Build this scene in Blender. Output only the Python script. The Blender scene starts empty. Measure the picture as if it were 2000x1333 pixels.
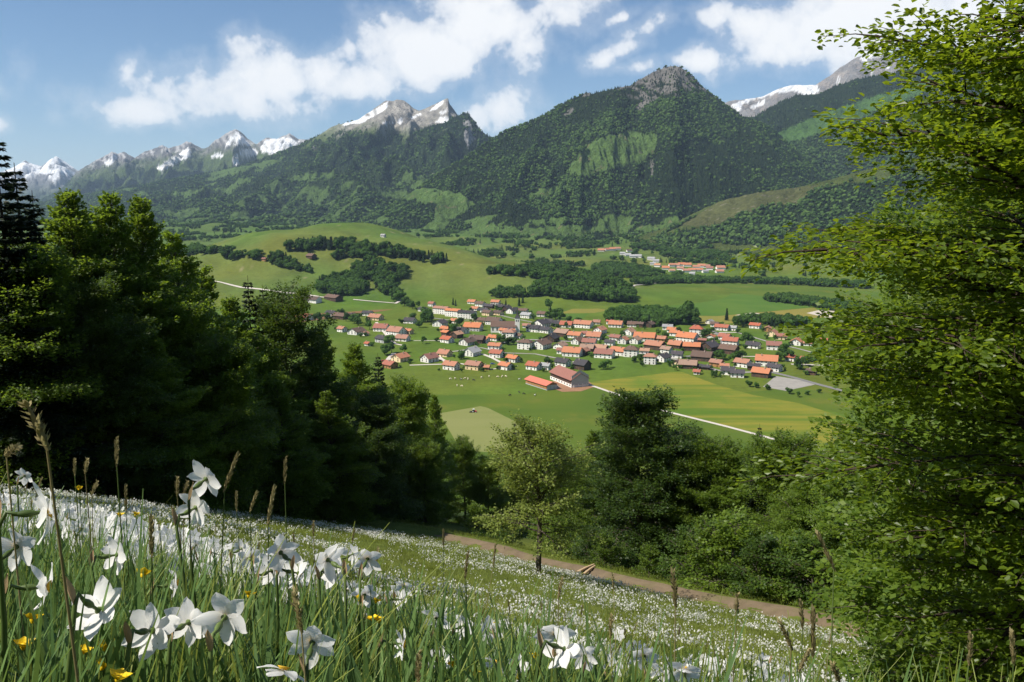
import bpy, bmesh, math, random
import numpy as np
from mathutils import Vector, Matrix

scene = bpy.context.scene
COL = scene.collection
R = math.radians

# ------------------------------------------------------------------ camera
CAMZ = 150.0                      # the valley floor is z = 0, the eye is 150 m above it
FPX = 1556.0                      # focal length in photograph pixels (28 mm on 36 mm)
PITCH = math.atan(246.5 / FPX)
CP, SP = math.cos(PITCH), math.sin(PITCH)
cam_d = bpy.data.cameras.new('camera')
cam_d.sensor_width = 36.0
cam_d.lens = FPX / 2000.0 * 36.0
cam_d.clip_start = 0.02
cam_d.clip_end = 80000.0
cam = bpy.data.objects.new('camera', cam_d)
cam.location = (0, 0, CAMZ)
cam.rotation_euler = (math.pi / 2 - PITCH, 0, 0)
COL.objects.link(cam)
scene.camera = cam

# ------------------------------------------------------------------ light
SUN_AZ, SUN_EL = R(-112.0), R(53.0)          # from +Y, negative = left
S_DIR = Vector((math.sin(SUN_AZ) * math.cos(SUN_EL), math.cos(SUN_AZ) * math.cos(SUN_EL), math.sin(SUN_EL)))
sun_d = bpy.data.lights.new('sun', 'SUN')
sun_d.energy = 5.0
sun_d.angle = R(0.53)
sun_d.color = (1.0, 0.94, 0.84)
sun = bpy.data.objects.new('sun', sun_d)
sun.rotation_euler = S_DIR.to_track_quat('Z', 'Y').to_euler()
sun.location = (-60, 40, 260)
COL.objects.link(sun)
scene.view_settings.view_transform = 'Standard'
scene.view_settings.look = 'None'
scene.view_settings.exposure = 0.66
scene.view_settings.gamma = 1.0
scene.view_settings.use_curve_mapping = False
scene.cycles.max_bounces = 5
scene.cycles.diffuse_bounces = 2
scene.cycles.glossy_bounces = 1
scene.cycles.transmission_bounces = 3
scene.cycles.volume_bounces = 0
scene.cycles.transparent_max_bounces = 4
scene.cycles.caustics_reflective = False
scene.cycles.caustics_refractive = False
scene.cycles.use_denoising = True
scene.cycles.use_adaptive_sampling = True
scene.cycles.adaptive_threshold = 0.02

# ------------------------------------------------------------------ node helpers
class NT:
    """small wrapper to write node trees as expressions"""
    def __init__(self, tree):
        self.t = tree
    def n(self, typ, **kw):
        nd = self.t.nodes.new(typ)
        for k, v in kw.items():
            setattr(nd, k, v)
        return nd
    def link(self, a, b):
        self.t.links.new(a, b)
    def put(self, sock, v):
        if hasattr(v, 'is_output') or isinstance(v, bpy.types.NodeSocket):
            self.t.links.new(v, sock)
        else:
            sock.default_value = v
    def m(self, op, a, b=None, c=None, clamp=False):
        nd = self.n('ShaderNodeMath', operation=op, use_clamp=clamp)
        self.put(nd.inputs[0], a)
        if b is not None: self.put(nd.inputs[1], b)
        if c is not None: self.put(nd.inputs[2], c)
        return nd.outputs[0]
    def mix(self, fac, a, b, mode='MIX'):
        nd = self.n('ShaderNodeMix', data_type='RGBA', blend_type=mode)
        self.put(nd.inputs[0], fac)
        self.put(nd.inputs[6], a if hasattr(a, 'is_output') else (*a[:3], 1))
        self.put(nd.inputs[7], b if hasattr(b, 'is_output') else (*b[:3], 1))
        return nd.outputs[2]
    def noise(self, vec, scale, detail=4, rough=0.55, dist=0.0, out='Fac'):
        nd = self.n('ShaderNodeTexNoise')
        if vec is not None: self.link(vec, nd.inputs['Vector'])
        nd.inputs['Scale'].default_value = scale
        nd.inputs['Detail'].default_value = detail
        nd.inputs['Roughness'].default_value = rough
        nd.inputs['Distortion'].default_value = dist
        return nd.outputs[out]
    def ramp(self, fac, lo, hi):
        nd = self.n('ShaderNodeMapRange', interpolation_type='SMOOTHSTEP')
        self.put(nd.inputs[0], fac)
        nd.inputs[1].default_value = lo; nd.inputs[2].default_value = hi
        return nd.outputs[0]
    def lin(self, fac, lo, hi, a=0.0, b=1.0):
        nd = self.n('ShaderNodeMapRange')
        self.put(nd.inputs[0], fac)
        nd.inputs[1].default_value = lo; nd.inputs[2].default_value = hi
        nd.inputs[3].default_value = a; nd.inputs[4].default_value = b
        return nd.outputs[0]

def pix_ray(u, v):
    """photograph pixel -> (x/y, z/y) of its direction"""
    k = FPX * CP + SP * (666.5 - v)
    return (u - 1000.0) / k, (-FPX * SP + CP * (666.5 - v)) / k

def at(u, v, Y):
    rx, rz = pix_ray(u, v)
    return Vector((rx * Y, Y, CAMZ + rz * Y))

def proj(x, y, z):
    yc = y * CP - (z - CAMZ) * SP
    up = y * SP + (z - CAMZ) * CP
    return 1000.0 + FPX * x / yc, 666.5 - FPX * up / yc

# ------------------------------------------------------------------ sky with clouds
world = bpy.data.worlds.new('World')
scene.world = world
world.use_nodes = True
wt = world.node_tree
for nd in list(wt.nodes): wt.nodes.remove(nd)
W = NT(wt)
SKY_STRENGTH = 0.065
sky = W.n('ShaderNodeTexSky', sky_type='NISHITA')
sky.sun_disc = False
sky.sun_elevation = SUN_EL
sky.sun_rotation = SUN_AZ % (2 * math.pi)
sky.altitude = 900.0
sky.air_density = 1.0
sky.dust_density = 0.25
sky.ozone_density = 2.4
tc = W.n('ShaderNodeTexCoord')
dirv = tc.outputs['Generated']
sep = W.n('ShaderNodeSeparateXYZ'); W.link(dirv, sep.inputs[0])
dx, dy, dz = sep.outputs
az = W.m('ARCTAN2', dx, dy)
el = W.m('ARCSINE', dz)
# cloud banks: (photo u, v, half width, half height, tilt) -> azimuth / elevation
BANKS = [(300, 222, 110, 34, 0, 1.0), (420, 196, 130, 52, 0, 1.1), (560, 165, 95, 62, 0, 1.1), (620, 150, 70, 60, 0, 1.0),
         (700, 170, 120, 45, 0, 0.9), (810, 120, 75, 62, 0, 1.1), (870, 110, 110, 62, 0, 0.9), (960, 55, 110, 85, 0, 1.1),
         (1080, 15, 90, 60, 0, 0.9), (1030, 90, 55, 30, 0, 0.8), (980, 215, 80, 46, 0, 1.0), (930, 225, 50, 40, 0, .9),
         (1195, 110, 85, 30, 35, 0.55), (1285, 45, 80, 34, 30, 0.55), (1375, 28, 60, 34, 0, 0.6), (1215, 35, 80, 22, 30, 0.3),
         (1365, 120, 50, 28, 5, 0.95), (1490, 110, 90, 42, 8, 1.05), (1600, 65, 130, 75, 10, 1.15), (1720, 40, 150, 95, 0, 1.2),
         (1860, 60, 120, 90, 0, 1.0), (-10, 240, 26, 20, 0, 0.8), (1245, 130, 70, 26, 0, 0.4), (2200, 40, 300, 100, 0, 1.0), (-420, 120, 300, 60, 0, 0.9)]
cn = W.noise(dirv, 12.0, 5, 0.55, 0.2)
cn2 = W.noise(dirv, 46.0, 4, 0.6, 0.2)
acc = None
for (bu, bv, hw, hh, tilt, wgt) in BANKS:
    rx, rz = pix_ray(bu, bv)
    a0 = math.atan2(rx, 1); e0 = math.atan2(rz, math.hypot(rx, 1))
    ka = 1.0 / (hw / FPX * math.cos(a0)); ke = 1.0 / (hh / FPX)
    da = W.m('MULTIPLY_ADD', az, ka, -a0 * ka)
    de = W.m('MULTIPLY_ADD', el, ke, -e0 * ke)
    if tilt:
        de = W.m('MULTIPLY_ADD', W.m('MULTIPLY', da, -hw / hh * math.tan(R(tilt)) * 0.5), 1.0, de)
    # flat bases: below the centre the bank ends twice as fast
    de = W.m('MULTIPLY', de, W.m('SUBTRACT', 1.15, W.m('MULTIPLY', W.m('SIGN', de), 0.15)))
    d2 = W.m('ADD', W.m('MULTIPLY', da, da), W.m('MULTIPLY', de, de))
    g = W.m('SUBTRACT', wgt, W.m('SQRT', d2))
    acc = g if acc is None else W.m('MAXIMUM', acc, g)
acc = W.m('MAXIMUM', acc, -1.6)
# the rest of the sky carries scattered cumulus of the same kind
mapn = W.n('ShaderNodeMapping'); W.link(dirv, mapn.inputs[0]); mapn.inputs['Scale'].default_value = (1, 1, 2.2)
far = W.noise(mapn.outputs[0], 2.3, 3, 0.5)
outside = W.ramp(W.m('ABSOLUTE', az), 0.75, 1.0)
outside = W.m('MAXIMUM', outside, W.ramp(el, 0.42, 0.6))
acc = W.m('MAXIMUM', acc, W.m('MULTIPLY_ADD', W.m('MULTIPLY', W.ramp(far, 0.45, 0.72), outside), 2.2, -1.6))
field = W.m('ADD', W.m('MULTIPLY', acc, 0.8), W.m('ADD', W.m('MULTIPLY_ADD', cn, 3.0, -1.5), W.m('MULTIPLY_ADD', cn2, 0.9, -0.45)))
dens = W.m('ADD', W.m('MULTIPLY', W.ramp(field, -0.16, 0.34), 0.72), W.m('MULTIPLY', W.ramp(field, 0.1, 0.75), 0.28))
thin = W.m('MULTIPLY', W.ramp(field, -0.55, 0.1), 0.20)
dens = W.m('MAXIMUM', dens, thin)
shade = W.lin(W.m('ADD', W.m('MULTIPLY', cn2, 0.7), W.m('MULTIPLY', cn, 0.5)), 0.35, 0.85, 0.86, 1.02)
CLOUD = 0.70
white = W.mix(shade, (CLOUD * 0.90 / SKY_STRENGTH, CLOUD * 0.92 / SKY_STRENGTH, CLOUD * 0.97 / SKY_STRENGTH),
              (CLOUD * 1.0 / SKY_STRENGTH, CLOUD * 0.995 / SKY_STRENGTH, CLOUD * 0.985 / SKY_STRENGTH))
hsv = W.n('ShaderNodeHueSaturation'); W.link(sky.outputs[0], hsv.inputs['Color']); hsv.inputs['Saturation'].default_value = 1.12; hsv.inputs['Value'].default_value = 1.1
skymix = W.mix(W.m('MULTIPLY', dens, 0.93), hsv.outputs[0], white)
bg = W.n('ShaderNodeBackground'); W.link(skymix, bg.inputs[0]); bg.inputs[1].default_value = SKY_STRENGTH
wo = W.n('ShaderNodeOutputWorld'); W.link(bg.outputs[0], wo.inputs[0])
world.cycles.sampling_method = 'MANUAL'
world.cycles.sample_map_resolution = 256

# ------------------------------------------------------------------ numpy noise
_rng = np.random.default_rng(7)
_perm = np.concatenate([_rng.permutation(512)] * 3)
_ga = _rng.uniform(0, 2 * np.pi, 512)
def perlin(x, y, s=0):
    x = np.asarray(x, float); y = np.asarray(y, float)
    xi = np.floor(x).astype(int); yi = np.floor(y).astype(int)
    xf = x - xi; yf = y - yi
    def gr(ix, iy, fx, fy):
        a = _ga[_perm[(_perm[(ix + s * 37) & 511] + iy) & 511]]
        return np.cos(a) * fx + np.sin(a) * fy
    u = xf * xf * xf * (xf * (xf * 6 - 15) + 10); v = yf * yf * yf * (yf * (yf * 6 - 15) + 10)
    n0 = gr(xi, yi, xf, yf) * (1 - u) + gr(xi + 1, yi, xf - 1, yf) * u
    n1 = gr(xi, yi + 1, xf, yf - 1) * (1 - u) + gr(xi + 1, yi + 1, xf - 1, yf - 1) * u
    return (n0 * (1 - v) + n1 * v) * 1.5
def fbm(x, y, o=4, s=0, g=0.5):
    r = 0; a = 1.0; f = 1.0; t = 0
    for i in range(o):
        r = r + a * perlin(np.asarray(x) * f, np.asarray(y) * f, s + i); t += a; a *= g; f *= 2.03
    return r / t
def ridged(x, y, o=4, s=0, g=0.5):
    r = 0; a = 1.0; f = 1.0; t = 0
    for i in range(o):
        r = r + a * (1 - np.abs(perlin(np.asarray(x) * f, np.asarray(y) * f, s + i))); t += a; a *= g; f *= 2.03
    return r / t
def sstep(a, b, x):
    t = np.clip((np.asarray(x, float) - a) / (b - a), 0, 1); return t * t * (3 - 2 * t)
def inpoly(u, v, poly):
    u = np.asarray(u, float); v = np.asarray(v, float)
    ins = np.zeros(u.shape, bool)
    n = len(poly)
    for i in range(n):
        x1, y1 = poly[i]; x2, y2 = poly[(i + 1) % n]
        c = ((y1 > v) != (y2 > v))
        xin = (x2 - x1) * (v - y1) / ((y2 - y1) if y2 != y1 else 1e-9) + x1
        ins ^= c & (u < xin)
    return ins

# ------------------------------------------------------------------ mesh + object helpers
def mesh_np(name, V, Fq, mats, col=None, smooth=False, mat_idx=None):
    """V (n,3); Fq (m,k) array with k = 3 or 4, or a list of such arrays"""
    me = bpy.data.meshes.new(name)
    V = np.asarray(V, np.float32)
    Fs = Fq if isinstance(Fq, list) else [Fq]
    Fs = [np.asarray(f, np.int32) for f in Fs if len(f)]
    me.vertices.add(len(V)); me.vertices.foreach_set('co', V.ravel())
    loops = np.concatenate([f.ravel() for f in Fs])
    sizes = np.concatenate([np.full(len(f), f.shape[1], np.int32) for f in Fs])
    starts = np.concatenate([[0], np.cumsum(sizes)[:-1]]).astype(np.int32)
    me.loops.add(len(loops)); me.loops.foreach_set('vertex_index', loops)
    me.polygons.add(len(sizes)); me.polygons.foreach_set('loop_start', starts)
    if mat_idx is not None: me.polygons.foreach_set('material_index', np.asarray(mat_idx, np.int32))
    me.polygons.foreach_set('use_smooth', np.full(len(sizes), smooth, bool))
    for m_ in (mats if isinstance(mats, (list, tuple)) else [mats]):
        me.materials.append(m_)
    me.update(calc_edges=True)
    if col is not None:
        ca = me.color_attributes.new('tint', 'FLOAT_COLOR', 'POINT')
        c4 = np.ones((len(V), 4), np.float32); c4[:, :3] = col
        ca.data.foreach_set('color', c4.ravel())
    return me
def link(name, me, parent=None, loc=None, rot=None, scale=None):
    o = bpy.data.objects.new(name, me); COL.objects.link(o)
    if parent is not None: o.parent = parent
    if loc is not None: o.location = loc
    if rot is not None: o.rotation_euler = rot
    if scale is not None: o.scale = scale if hasattr(scale, '__len__') else (scale,) * 3
    return o
def tag(o, label, cat, group=None):
    o['label'] = label; o['category'] = cat
    if group: o['group'] = group
    return o
def struct(o, kind='structure'):
    o['kind'] = kind; return o
def empty(name, loc, rz=0.0, s=1.0):
    o = bpy.data.objects.new(name, None); COL.objects.link(o)
    o.empty_display_size = 0.2
    o.location = loc; o.rotation_euler = (0, 0, rz); o.scale = s if hasattr(s, '__len__') else (s,) * 3
    return o

# ------------------------------------------------------------------ materials
MATS = {}
def base_mat(name):
    m = bpy.data.materials.new(name); m.use_nodes = True
    t = m.node_tree
    for nd in list(t.nodes): t.nodes.remove(nd)
    N = NT(t)
    out = N.n('ShaderNodeOutputMaterial')
    MATS[name] = m
    return m, N, out
def pbr(name, colour, rough=0.8, var=0.15, scale=3.0, bump=0.0, spec=0.2, obj_rand=0.0, metal=0.0, coord='Object', dirt=None):
    m, N, out = base_mat(name)
    b = N.n('ShaderNodeBsdfPrincipled')
    t = N.n('ShaderNodeTexCoord')
    nz = N.noise(t.outputs[coord], scale, 6, 0.65)
    c = N.mix(nz, tuple(x * (1 - var) for x in colour), tuple(min(1, x * (1 + var)) for x in colour))
    if dirt:
        nz2 = N.noise(t.outputs[coord], scale * 0.35, 5, 0.7)
        c = N.mix(N.m('MULTIPLY', N.ramp(nz2, 0.45, 0.72), 0.6), c, dirt)
    if obj_rand:
        oi = N.n('ShaderNodeObjectInfo')
        hs = N.n('ShaderNodeHueSaturation'); N.link(c, hs.inputs['Color'])
        N.link(N.lin(oi.outputs['Random'], 0, 1, 1 - obj_rand, 1 + obj_rand), hs.inputs['Value'])
        c = hs.outputs[0]
    N.link(c, b.inputs['Base Color'])
    b.inputs['Roughness'].default_value = rough
    b.inputs['Specular IOR Level'].default_value = spec
    b.inputs['Metallic'].default_value = metal
    if bump:
        bn = N.n('ShaderNodeBump'); bn.inputs['Strength'].default_value = bump; bn.inputs['Distance'].default_value = 0.05
        N.link(N.noise(t.outputs[coord], scale * 4, 6, 0.7), bn.inputs['Height']); N.link(bn.outputs[0], b.inputs['Normal'])
    N.link(b.outputs[0], out.inputs[0])
    return m
def leafmat(name, dark, light, trans, tfac=0.4, inst=0.25, island=True, rough=0.55, spec=0.25, cold=None):
    """foliage: diffuse + translucent, each leaf / each tree slightly different"""
    m, N, out = base_mat(name)
    oi = N.n('ShaderNodeObjectInfo')
    fac = oi.outputs['Random']
    if island:
        geo = N.n('ShaderNodeNewGeometry')
        fac = N.m('ADD', N.m('MULTIPLY', geo.outputs['Random Per Island'], 0.75), N.m('MULTIPLY', fac, 0.25))
    c = N.mix(fac, dark, light)
    hs = N.n('ShaderNodeHueSaturation'); N.link(c, hs.inputs['Color'])
    N.link(N.lin(oi.outputs['Random'], 0, 1, 1 - inst, 1 + inst), hs.inputs['Value'])
    c = hs.outputs[0]
    p = N.n('ShaderNodeBsdfPrincipled'); N.link(c, p.inputs['Base Color'])
    p.inputs['Roughness'].default_value = rough; p.inputs['Specular IOR Level'].default_value = spec
    t = N.n('ShaderNodeBsdfTranslucent')
    tc_ = N.mix(fac, tuple(x * 0.8 for x in trans), tuple(x * 1.2 for x in trans))
    N.link(tc_, t.inputs[0])
    mx = N.n('ShaderNodeMixShader'); mx.inputs[0].default_value = tfac
    N.link(p.outputs[0], mx.inputs[1]); N.link(t.outputs[0], mx.inputs[2]); N.link(mx.outputs[0], out.inputs[0])
    return m

# terrain: colour comes from the cover painted per vertex (grass, rock, snow, soil), fine grain from noise
def terrain_mat(name, nscale, var, bump=0.0, bdist=1.0):
    m, N, out = base_mat(name)
    b = N.n('ShaderNodeBsdfPrincipled')
    ca = N.n('ShaderNodeVertexColor'); ca.layer_name = 'tint'
    t = N.n('ShaderNodeTexCoord')
    n1 = N.noise(t.outputs['Object'], nscale, 8, 0.65)
    n2 = N.noise(t.outputs['Object'], nscale * 9, 6, 0.72)
    f = N.m('ADD', N.m('MULTIPLY', n1, 0.5), N.m('MULTIPLY', n2, 0.5))
    k = N.lin(f, 0.30, 0.70, 1 - var, 1 + var)
    vm = N.n('ShaderNodeVectorMath', operation='SCALE'); N.link(ca.outputs[0], vm.inputs[0]); N.link(k, vm.inputs['Scale'])
    N.link(vm.outputs[0], b.inputs['Base Color'])
    b.inputs['Roughness'].default_value = 0.95; b.inputs['Specular IOR Level'].default_value = 0.05
    if bump:
        bn = N.n('ShaderNodeBump'); bn.inputs['Strength'].default_value = bump; bn.inputs['Distance'].default_value = bdist
        n3 = N.noise(t.outputs['Object'], nscale * 4.0, 9, 0.72)
        hsum = N.m('ADD', n1, N.m('MULTIPLY', n3, 0.6))
        N.link(hsum, bn.inputs['Height']); N.link(bn.outputs[0], b.inputs['Normal'])
    N.link(b.outputs[0], out.inputs[0])
    return m

# ------------------------------------------------------------------ scatter (geometry nodes, only for uncountable stuff)
_scat_n = [0]
def proto_collection(name, meshes):
    c = bpy.data.collections.new(name)
    for i, me in enumerate(meshes):
        o = bpy.data.objects.new('%s_%02d' % (name, i), me); c.objects.link(o)
    return c
def scatter(name, pts, rot, scl, idx, coll):
    me = bpy.data.meshes.new(name)
    pts = np.asarray(pts, np.float32); n = len(pts)
    me.vertices.add(n); me.vertices.foreach_set('co', pts.ravel())
    a = me.attributes.new('rot', 'FLOAT_VECTOR', 'POINT'); a.data.foreach_set('vector', np.asarray(rot, np.float32).ravel())
    a = me.attributes.new('scl', 'FLOAT_VECTOR', 'POINT'); a.data.foreach_set('vector', np.asarray(scl, np.float32).ravel())
    a = me.attributes.new('idx', 'INT', 'POINT'); a.data.foreach_set('value', np.asarray(idx, np.int32))
    o = link(name, me)
    ng = bpy.data.node_groups.new('scatter_%d' % _scat_n[0], 'GeometryNodeTree'); _scat_n[0] += 1
    ng.interface.new_socket('Geometry', in_out='INPUT', socket_type='NodeSocketGeometry')
    ng.interface.new_socket('Geometry', in_out='OUTPUT', socket_type='NodeSocketGeometry')
    gi = ng.nodes.new('NodeGroupInput'); go = ng.nodes.new('NodeGroupOutput')
    ci = ng.nodes.new('GeometryNodeCollectionInfo'); ci.inputs[0].default_value = coll
    ci.inputs['Separate Children'].default_value = True; ci.inputs['Reset Children'].default_value = True
    ip = ng.nodes.new('GeometryNodeInstanceOnPoints'); ip.inputs['Pick Instance'].default_value = True
    def na(nm, ty):
        x = ng.nodes.new('GeometryNodeInputNamedAttribute'); x.data_type = ty; x.inputs[0].default_value = nm
        return [s for s in x.outputs if s.enabled][0]
    er = ng.nodes.new('FunctionNodeEulerToRotation')
    L = ng.links.new
    L(gi.outputs[0], ip.inputs['Points']); L(ci.outputs[0], ip.inputs['Instance'])
    L(na('idx', 'INT'), ip.inputs['Instance Index'])
    L(na('rot', 'FLOAT_VECTOR'), er.inputs[0]); L(er.outputs[0], ip.inputs['Rotation'])
    L(na('scl', 'FLOAT_VECTOR'), ip.inputs['Scale']); L(ip.outputs[0], go.inputs[0])
    md = o.modifiers.new('scatter', 'NODES'); md.node_group = ng
    return o
# =================================================================== THE LAND
PATHPX = [(860, 1060, 62), (960, 1072, 56), (1070, 1092, 50), (1180, 1114, 46), (1300, 1141, 42), (1420, 1172, 39), (1540, 1212, 36), (1660, 1254, 33), (1780, 1300, 30)]
_pp = [at(*q) for q in PATHPX]; _ppx = [q.x for q in _pp]; _ppy = [q.y for q in _pp]
def G(x, y):
    """the flower meadow's hillside, metres, from the crest behind the camera down to the valley"""
    x = np.asarray(x, float); y = np.asarray(y, float)
    y1 = np.clip(y, -160, 60)
    z = -0.42 - 0.485 * y1 + 0.0009 * np.maximum(y1, 0) ** 2 - 0.377 * np.maximum(y - 60, 0)
    z = z - 5.7 * np.tanh(x / 30.0) * (1 - sstep(110, 320, y))
    r = np.hypot(x, y)
    z = z - 1.1 * sstep(1.5, 10, r) * (1 - sstep(18, 40, r)) * sstep(-0.52, -0.12, x / np.maximum(y, 0.05))
    z = z + 0.22 * fbm(x / 9.0, y / 9.0, 3, 3) * sstep(5, 30, r) + 0.03 * fbm(x / 0.9, y / 0.9, 2, 9) * sstep(0.8, 2.0, r)
    d = y - np.interp(x, _ppx, _ppy)              # the path's bench in the slope
    z = z + 0.42 * np.tanh(d / 1.3) * np.exp(-(d / 8.0) ** 2)
    return np.maximum(CAMZ + z, -4.0)

KNOLLS = [(470, 1760, 50, 190, 230), (610, 1830, 62, 190, 250), (730, 1800, 40, 140, 200), (850, 1780, 42, 150, 210),
          (1080, 1600, 30, 150, 140), (1000, 1480, 10, 60, 70), (1060, 1400, 12, 70, 60), (560, 1600, 16, 70, 70), (930, 1620, 22, 110, 110)]
def V(x, y):
    """the valley floor, its glacial knolls and the foot of the mountains"""
    x = np.asarray(x, float); y = np.asarray(y, float)
    z = 88.0 * sstep(1850, 3700, y)
    z = z + 26.0 * sstep(1950, 2300, y) * (0.5 + 0.5 * fbm(x / 420.0, y / 420.0, 3, 21))
    for (u, Y, h, sx, sy) in KNOLLS:
        cx = (u - 1000) / (FPX * 1.0) * Y
        g = h * 1.05 * np.exp(-0.5 * (((x - cx) / sx) ** 2 + ((y - Y) / sy) ** 2)) - 2.2
        z = z + np.maximum(g, 0)
    hill = sstep(3, 25, z)
    z = z + hill * (7.0 * fbm(x / 130.0, y / 130.0, 4, 5) + 17.0 * fbm(x / 230.0, y / 170.0, 3, 8))
    # the plain turns up into the wooded hillside under the viewpoint
    return z
def GR(x, y):
    return np.maximum(G(x, y), V(x, y))
_Ys = np.concatenate([np.linspace(4, 60, 160), np.geomspace(60.5, 420, 200), np.geomspace(421, 5200, 1800)])
def ground_hit(u, v, near=330.0):
    """the point where the ray through a photograph pixel meets the valley"""
    rx, rz = pix_ray(u, v)
    Y = _Ys[_Ys > near]
    d = CAMZ + rz * Y - V(rx * Y, Y)
    i = np.argmax(d <= 0)
    if d[i] > 0: i = len(Y) - 1
    y0, y1 = Y[max(i - 1, 0)], Y[i]
    d0, d1 = d[max(i - 1, 0)], d[i]
    yy = y0 if d0 == d1 else y0 + (y1 - y0) * d0 / (d0 - d1)
    yy = float(np.clip(yy, y0, y1))
    return Vector((rx * yy, yy, float(V(rx * yy, yy))))
def hill_hit(u, v):
    rx, rz = pix_ray(u, v)
    Y = np.linspace(0.6, 120, 4000)
    d = CAMZ + rz * Y - G(rx * Y, Y)
    i = int(np.argmax(d <= 0))
    if d[i] > 0: i = len(Y) - 1
    return Vector((rx * Y[i], Y[i], float(G(rx * Y[i], Y[i]))))

def grid_faces(nr, nc, wrap=False):
    i = np.arange(nr - 1)[:, None]; j = np.arange(nc if wrap else nc - 1)[None, :]
    a = i * nc + j; b = i * nc + (j + 1) % nc
    return np.stack([a, b, b + nc, a + nc], -1).reshape(-1, 4)

T_NEAR = terrain_mat('meadow_ground', 0.9, 0.35, 0.4, 0.1)
T_VAL = terrain_mat('valley_grass', 0.016, 0.34, 0.0)
T_MTN = terrain_mat('mountain_cover', 0.006, 0.55, 1.0, 60.0)

# ---- hillside under the camera
th = np.concatenate([np.linspace(-180, -44, 60, endpoint=False), np.linspace(-44, 44, 220), np.linspace(44, 180, 60)[1:-1]])
rr = np.concatenate([[0.02], np.geomspace(0.25, 70, 150), np.geomspace(72, 520, 60)])
TH, RRr = np.meshgrid(np.radians(th), rr)
X = np.sin(TH) * RRr; Yg = np.cos(TH) * RRr
Yg = np.maximum(Yg, -150 + 0 * Yg)
Z = G(X, Yg)
nz = fbm(X / 3.0, Yg / 3.0, 4, 31)[..., None]; nz2 = fbm(X / 14.0, Yg / 14.0, 3, 32)[..., None]
col = np.array([0.098, 0.125, 0.026]) * (1 + 0.5 * nz) + np.array([0.030, 0.014, 0.004]) * np.clip(nz2 + 0.2, 0, 1)
col = np.clip(col, 0.005, 1)
farw = sstep(70, 110, RRr)[..., None]
col = col * (1 - farw) + np.array([0.035, 0.055, 0.015]) * farw
o = link('hillside', mesh_np('hillside', np.stack([X, Yg, Z], -1).reshape(-1, 3), grid_faces(len(rr), len(th), True), T_NEAR, col.reshape(-1, 3), True))
struct(o)

# ---- valley floor: one sheet from below the hillside out beyond the farthest mountains
th = np.concatenate([np.linspace(-95, -36, 40, endpoint=False), np.linspace(-36, 36, 330), np.linspace(36, 95, 41)[1:]])
rr = np.concatenate([np.linspace(300, 1250, 40, endpoint=False), np.linspace(1250, 2400, 110, endpoint=False), np.linspace(2400, 4200, 60), np.geomspace(4400, 17000, 16)])
TH, RRr = np.meshgrid(np.radians(th), rr)
X = np.sin(TH) * RRr; Yg = np.cos(TH) * RRr
Z = V(X, Yg) - 40.0 * sstep(4300, 6000, RRr)
n1 = fbm(X / 210.0, Yg / 210.0, 4, 41)[..., None]; n2 = fbm(X / 60.0, Yg / 90.0, 4, 45)[..., None]
green = np.array([0.074, 0.115, 0.016]); olive = np.array([0.088, 0.118, 0.027]); lush = np.array([0.052, 0.112, 0.018])
hill = sstep(4, 22, Z)[..., None]
col = green * (1 - hill) + olive * hill
col = col + (np.array([0.125, 0.125, 0.022]) - col) * np.clip(n1 * 1.1, 0, 0.75) + (lush - col) * np.clip(-n1 * 1.2, 0, 0.6)
col = col * (1 + 0.22 * n2)
fard = sstep(2100, 3200, RRr)[..., None]
col = col * (1 - 0.6 * fard) + np.array([0.050, 0.100, 0.022]) * 0.6 * fard
# bare banks and stony scars on the knolls
sc = sstep(0.42, 0.62, fbm(X / 28.0, Yg / 28.0, 4, 51) + 0.25 * fbm(X / 9., Yg / 9., 2, 52))[..., None] * hill * 0.7
col = col * (1 - sc) + np.array([0.24, 0.20, 0.12]) * sc
o = link('valley_floor', mesh_np('valley_floor', np.stack([X, Yg, Z], -1).reshape(-1, 3), grid_faces(len(rr), len(th)), T_VAL, np.clip(col, 0.005, 1).reshape(-1, 3), True))
struct(o)

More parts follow.
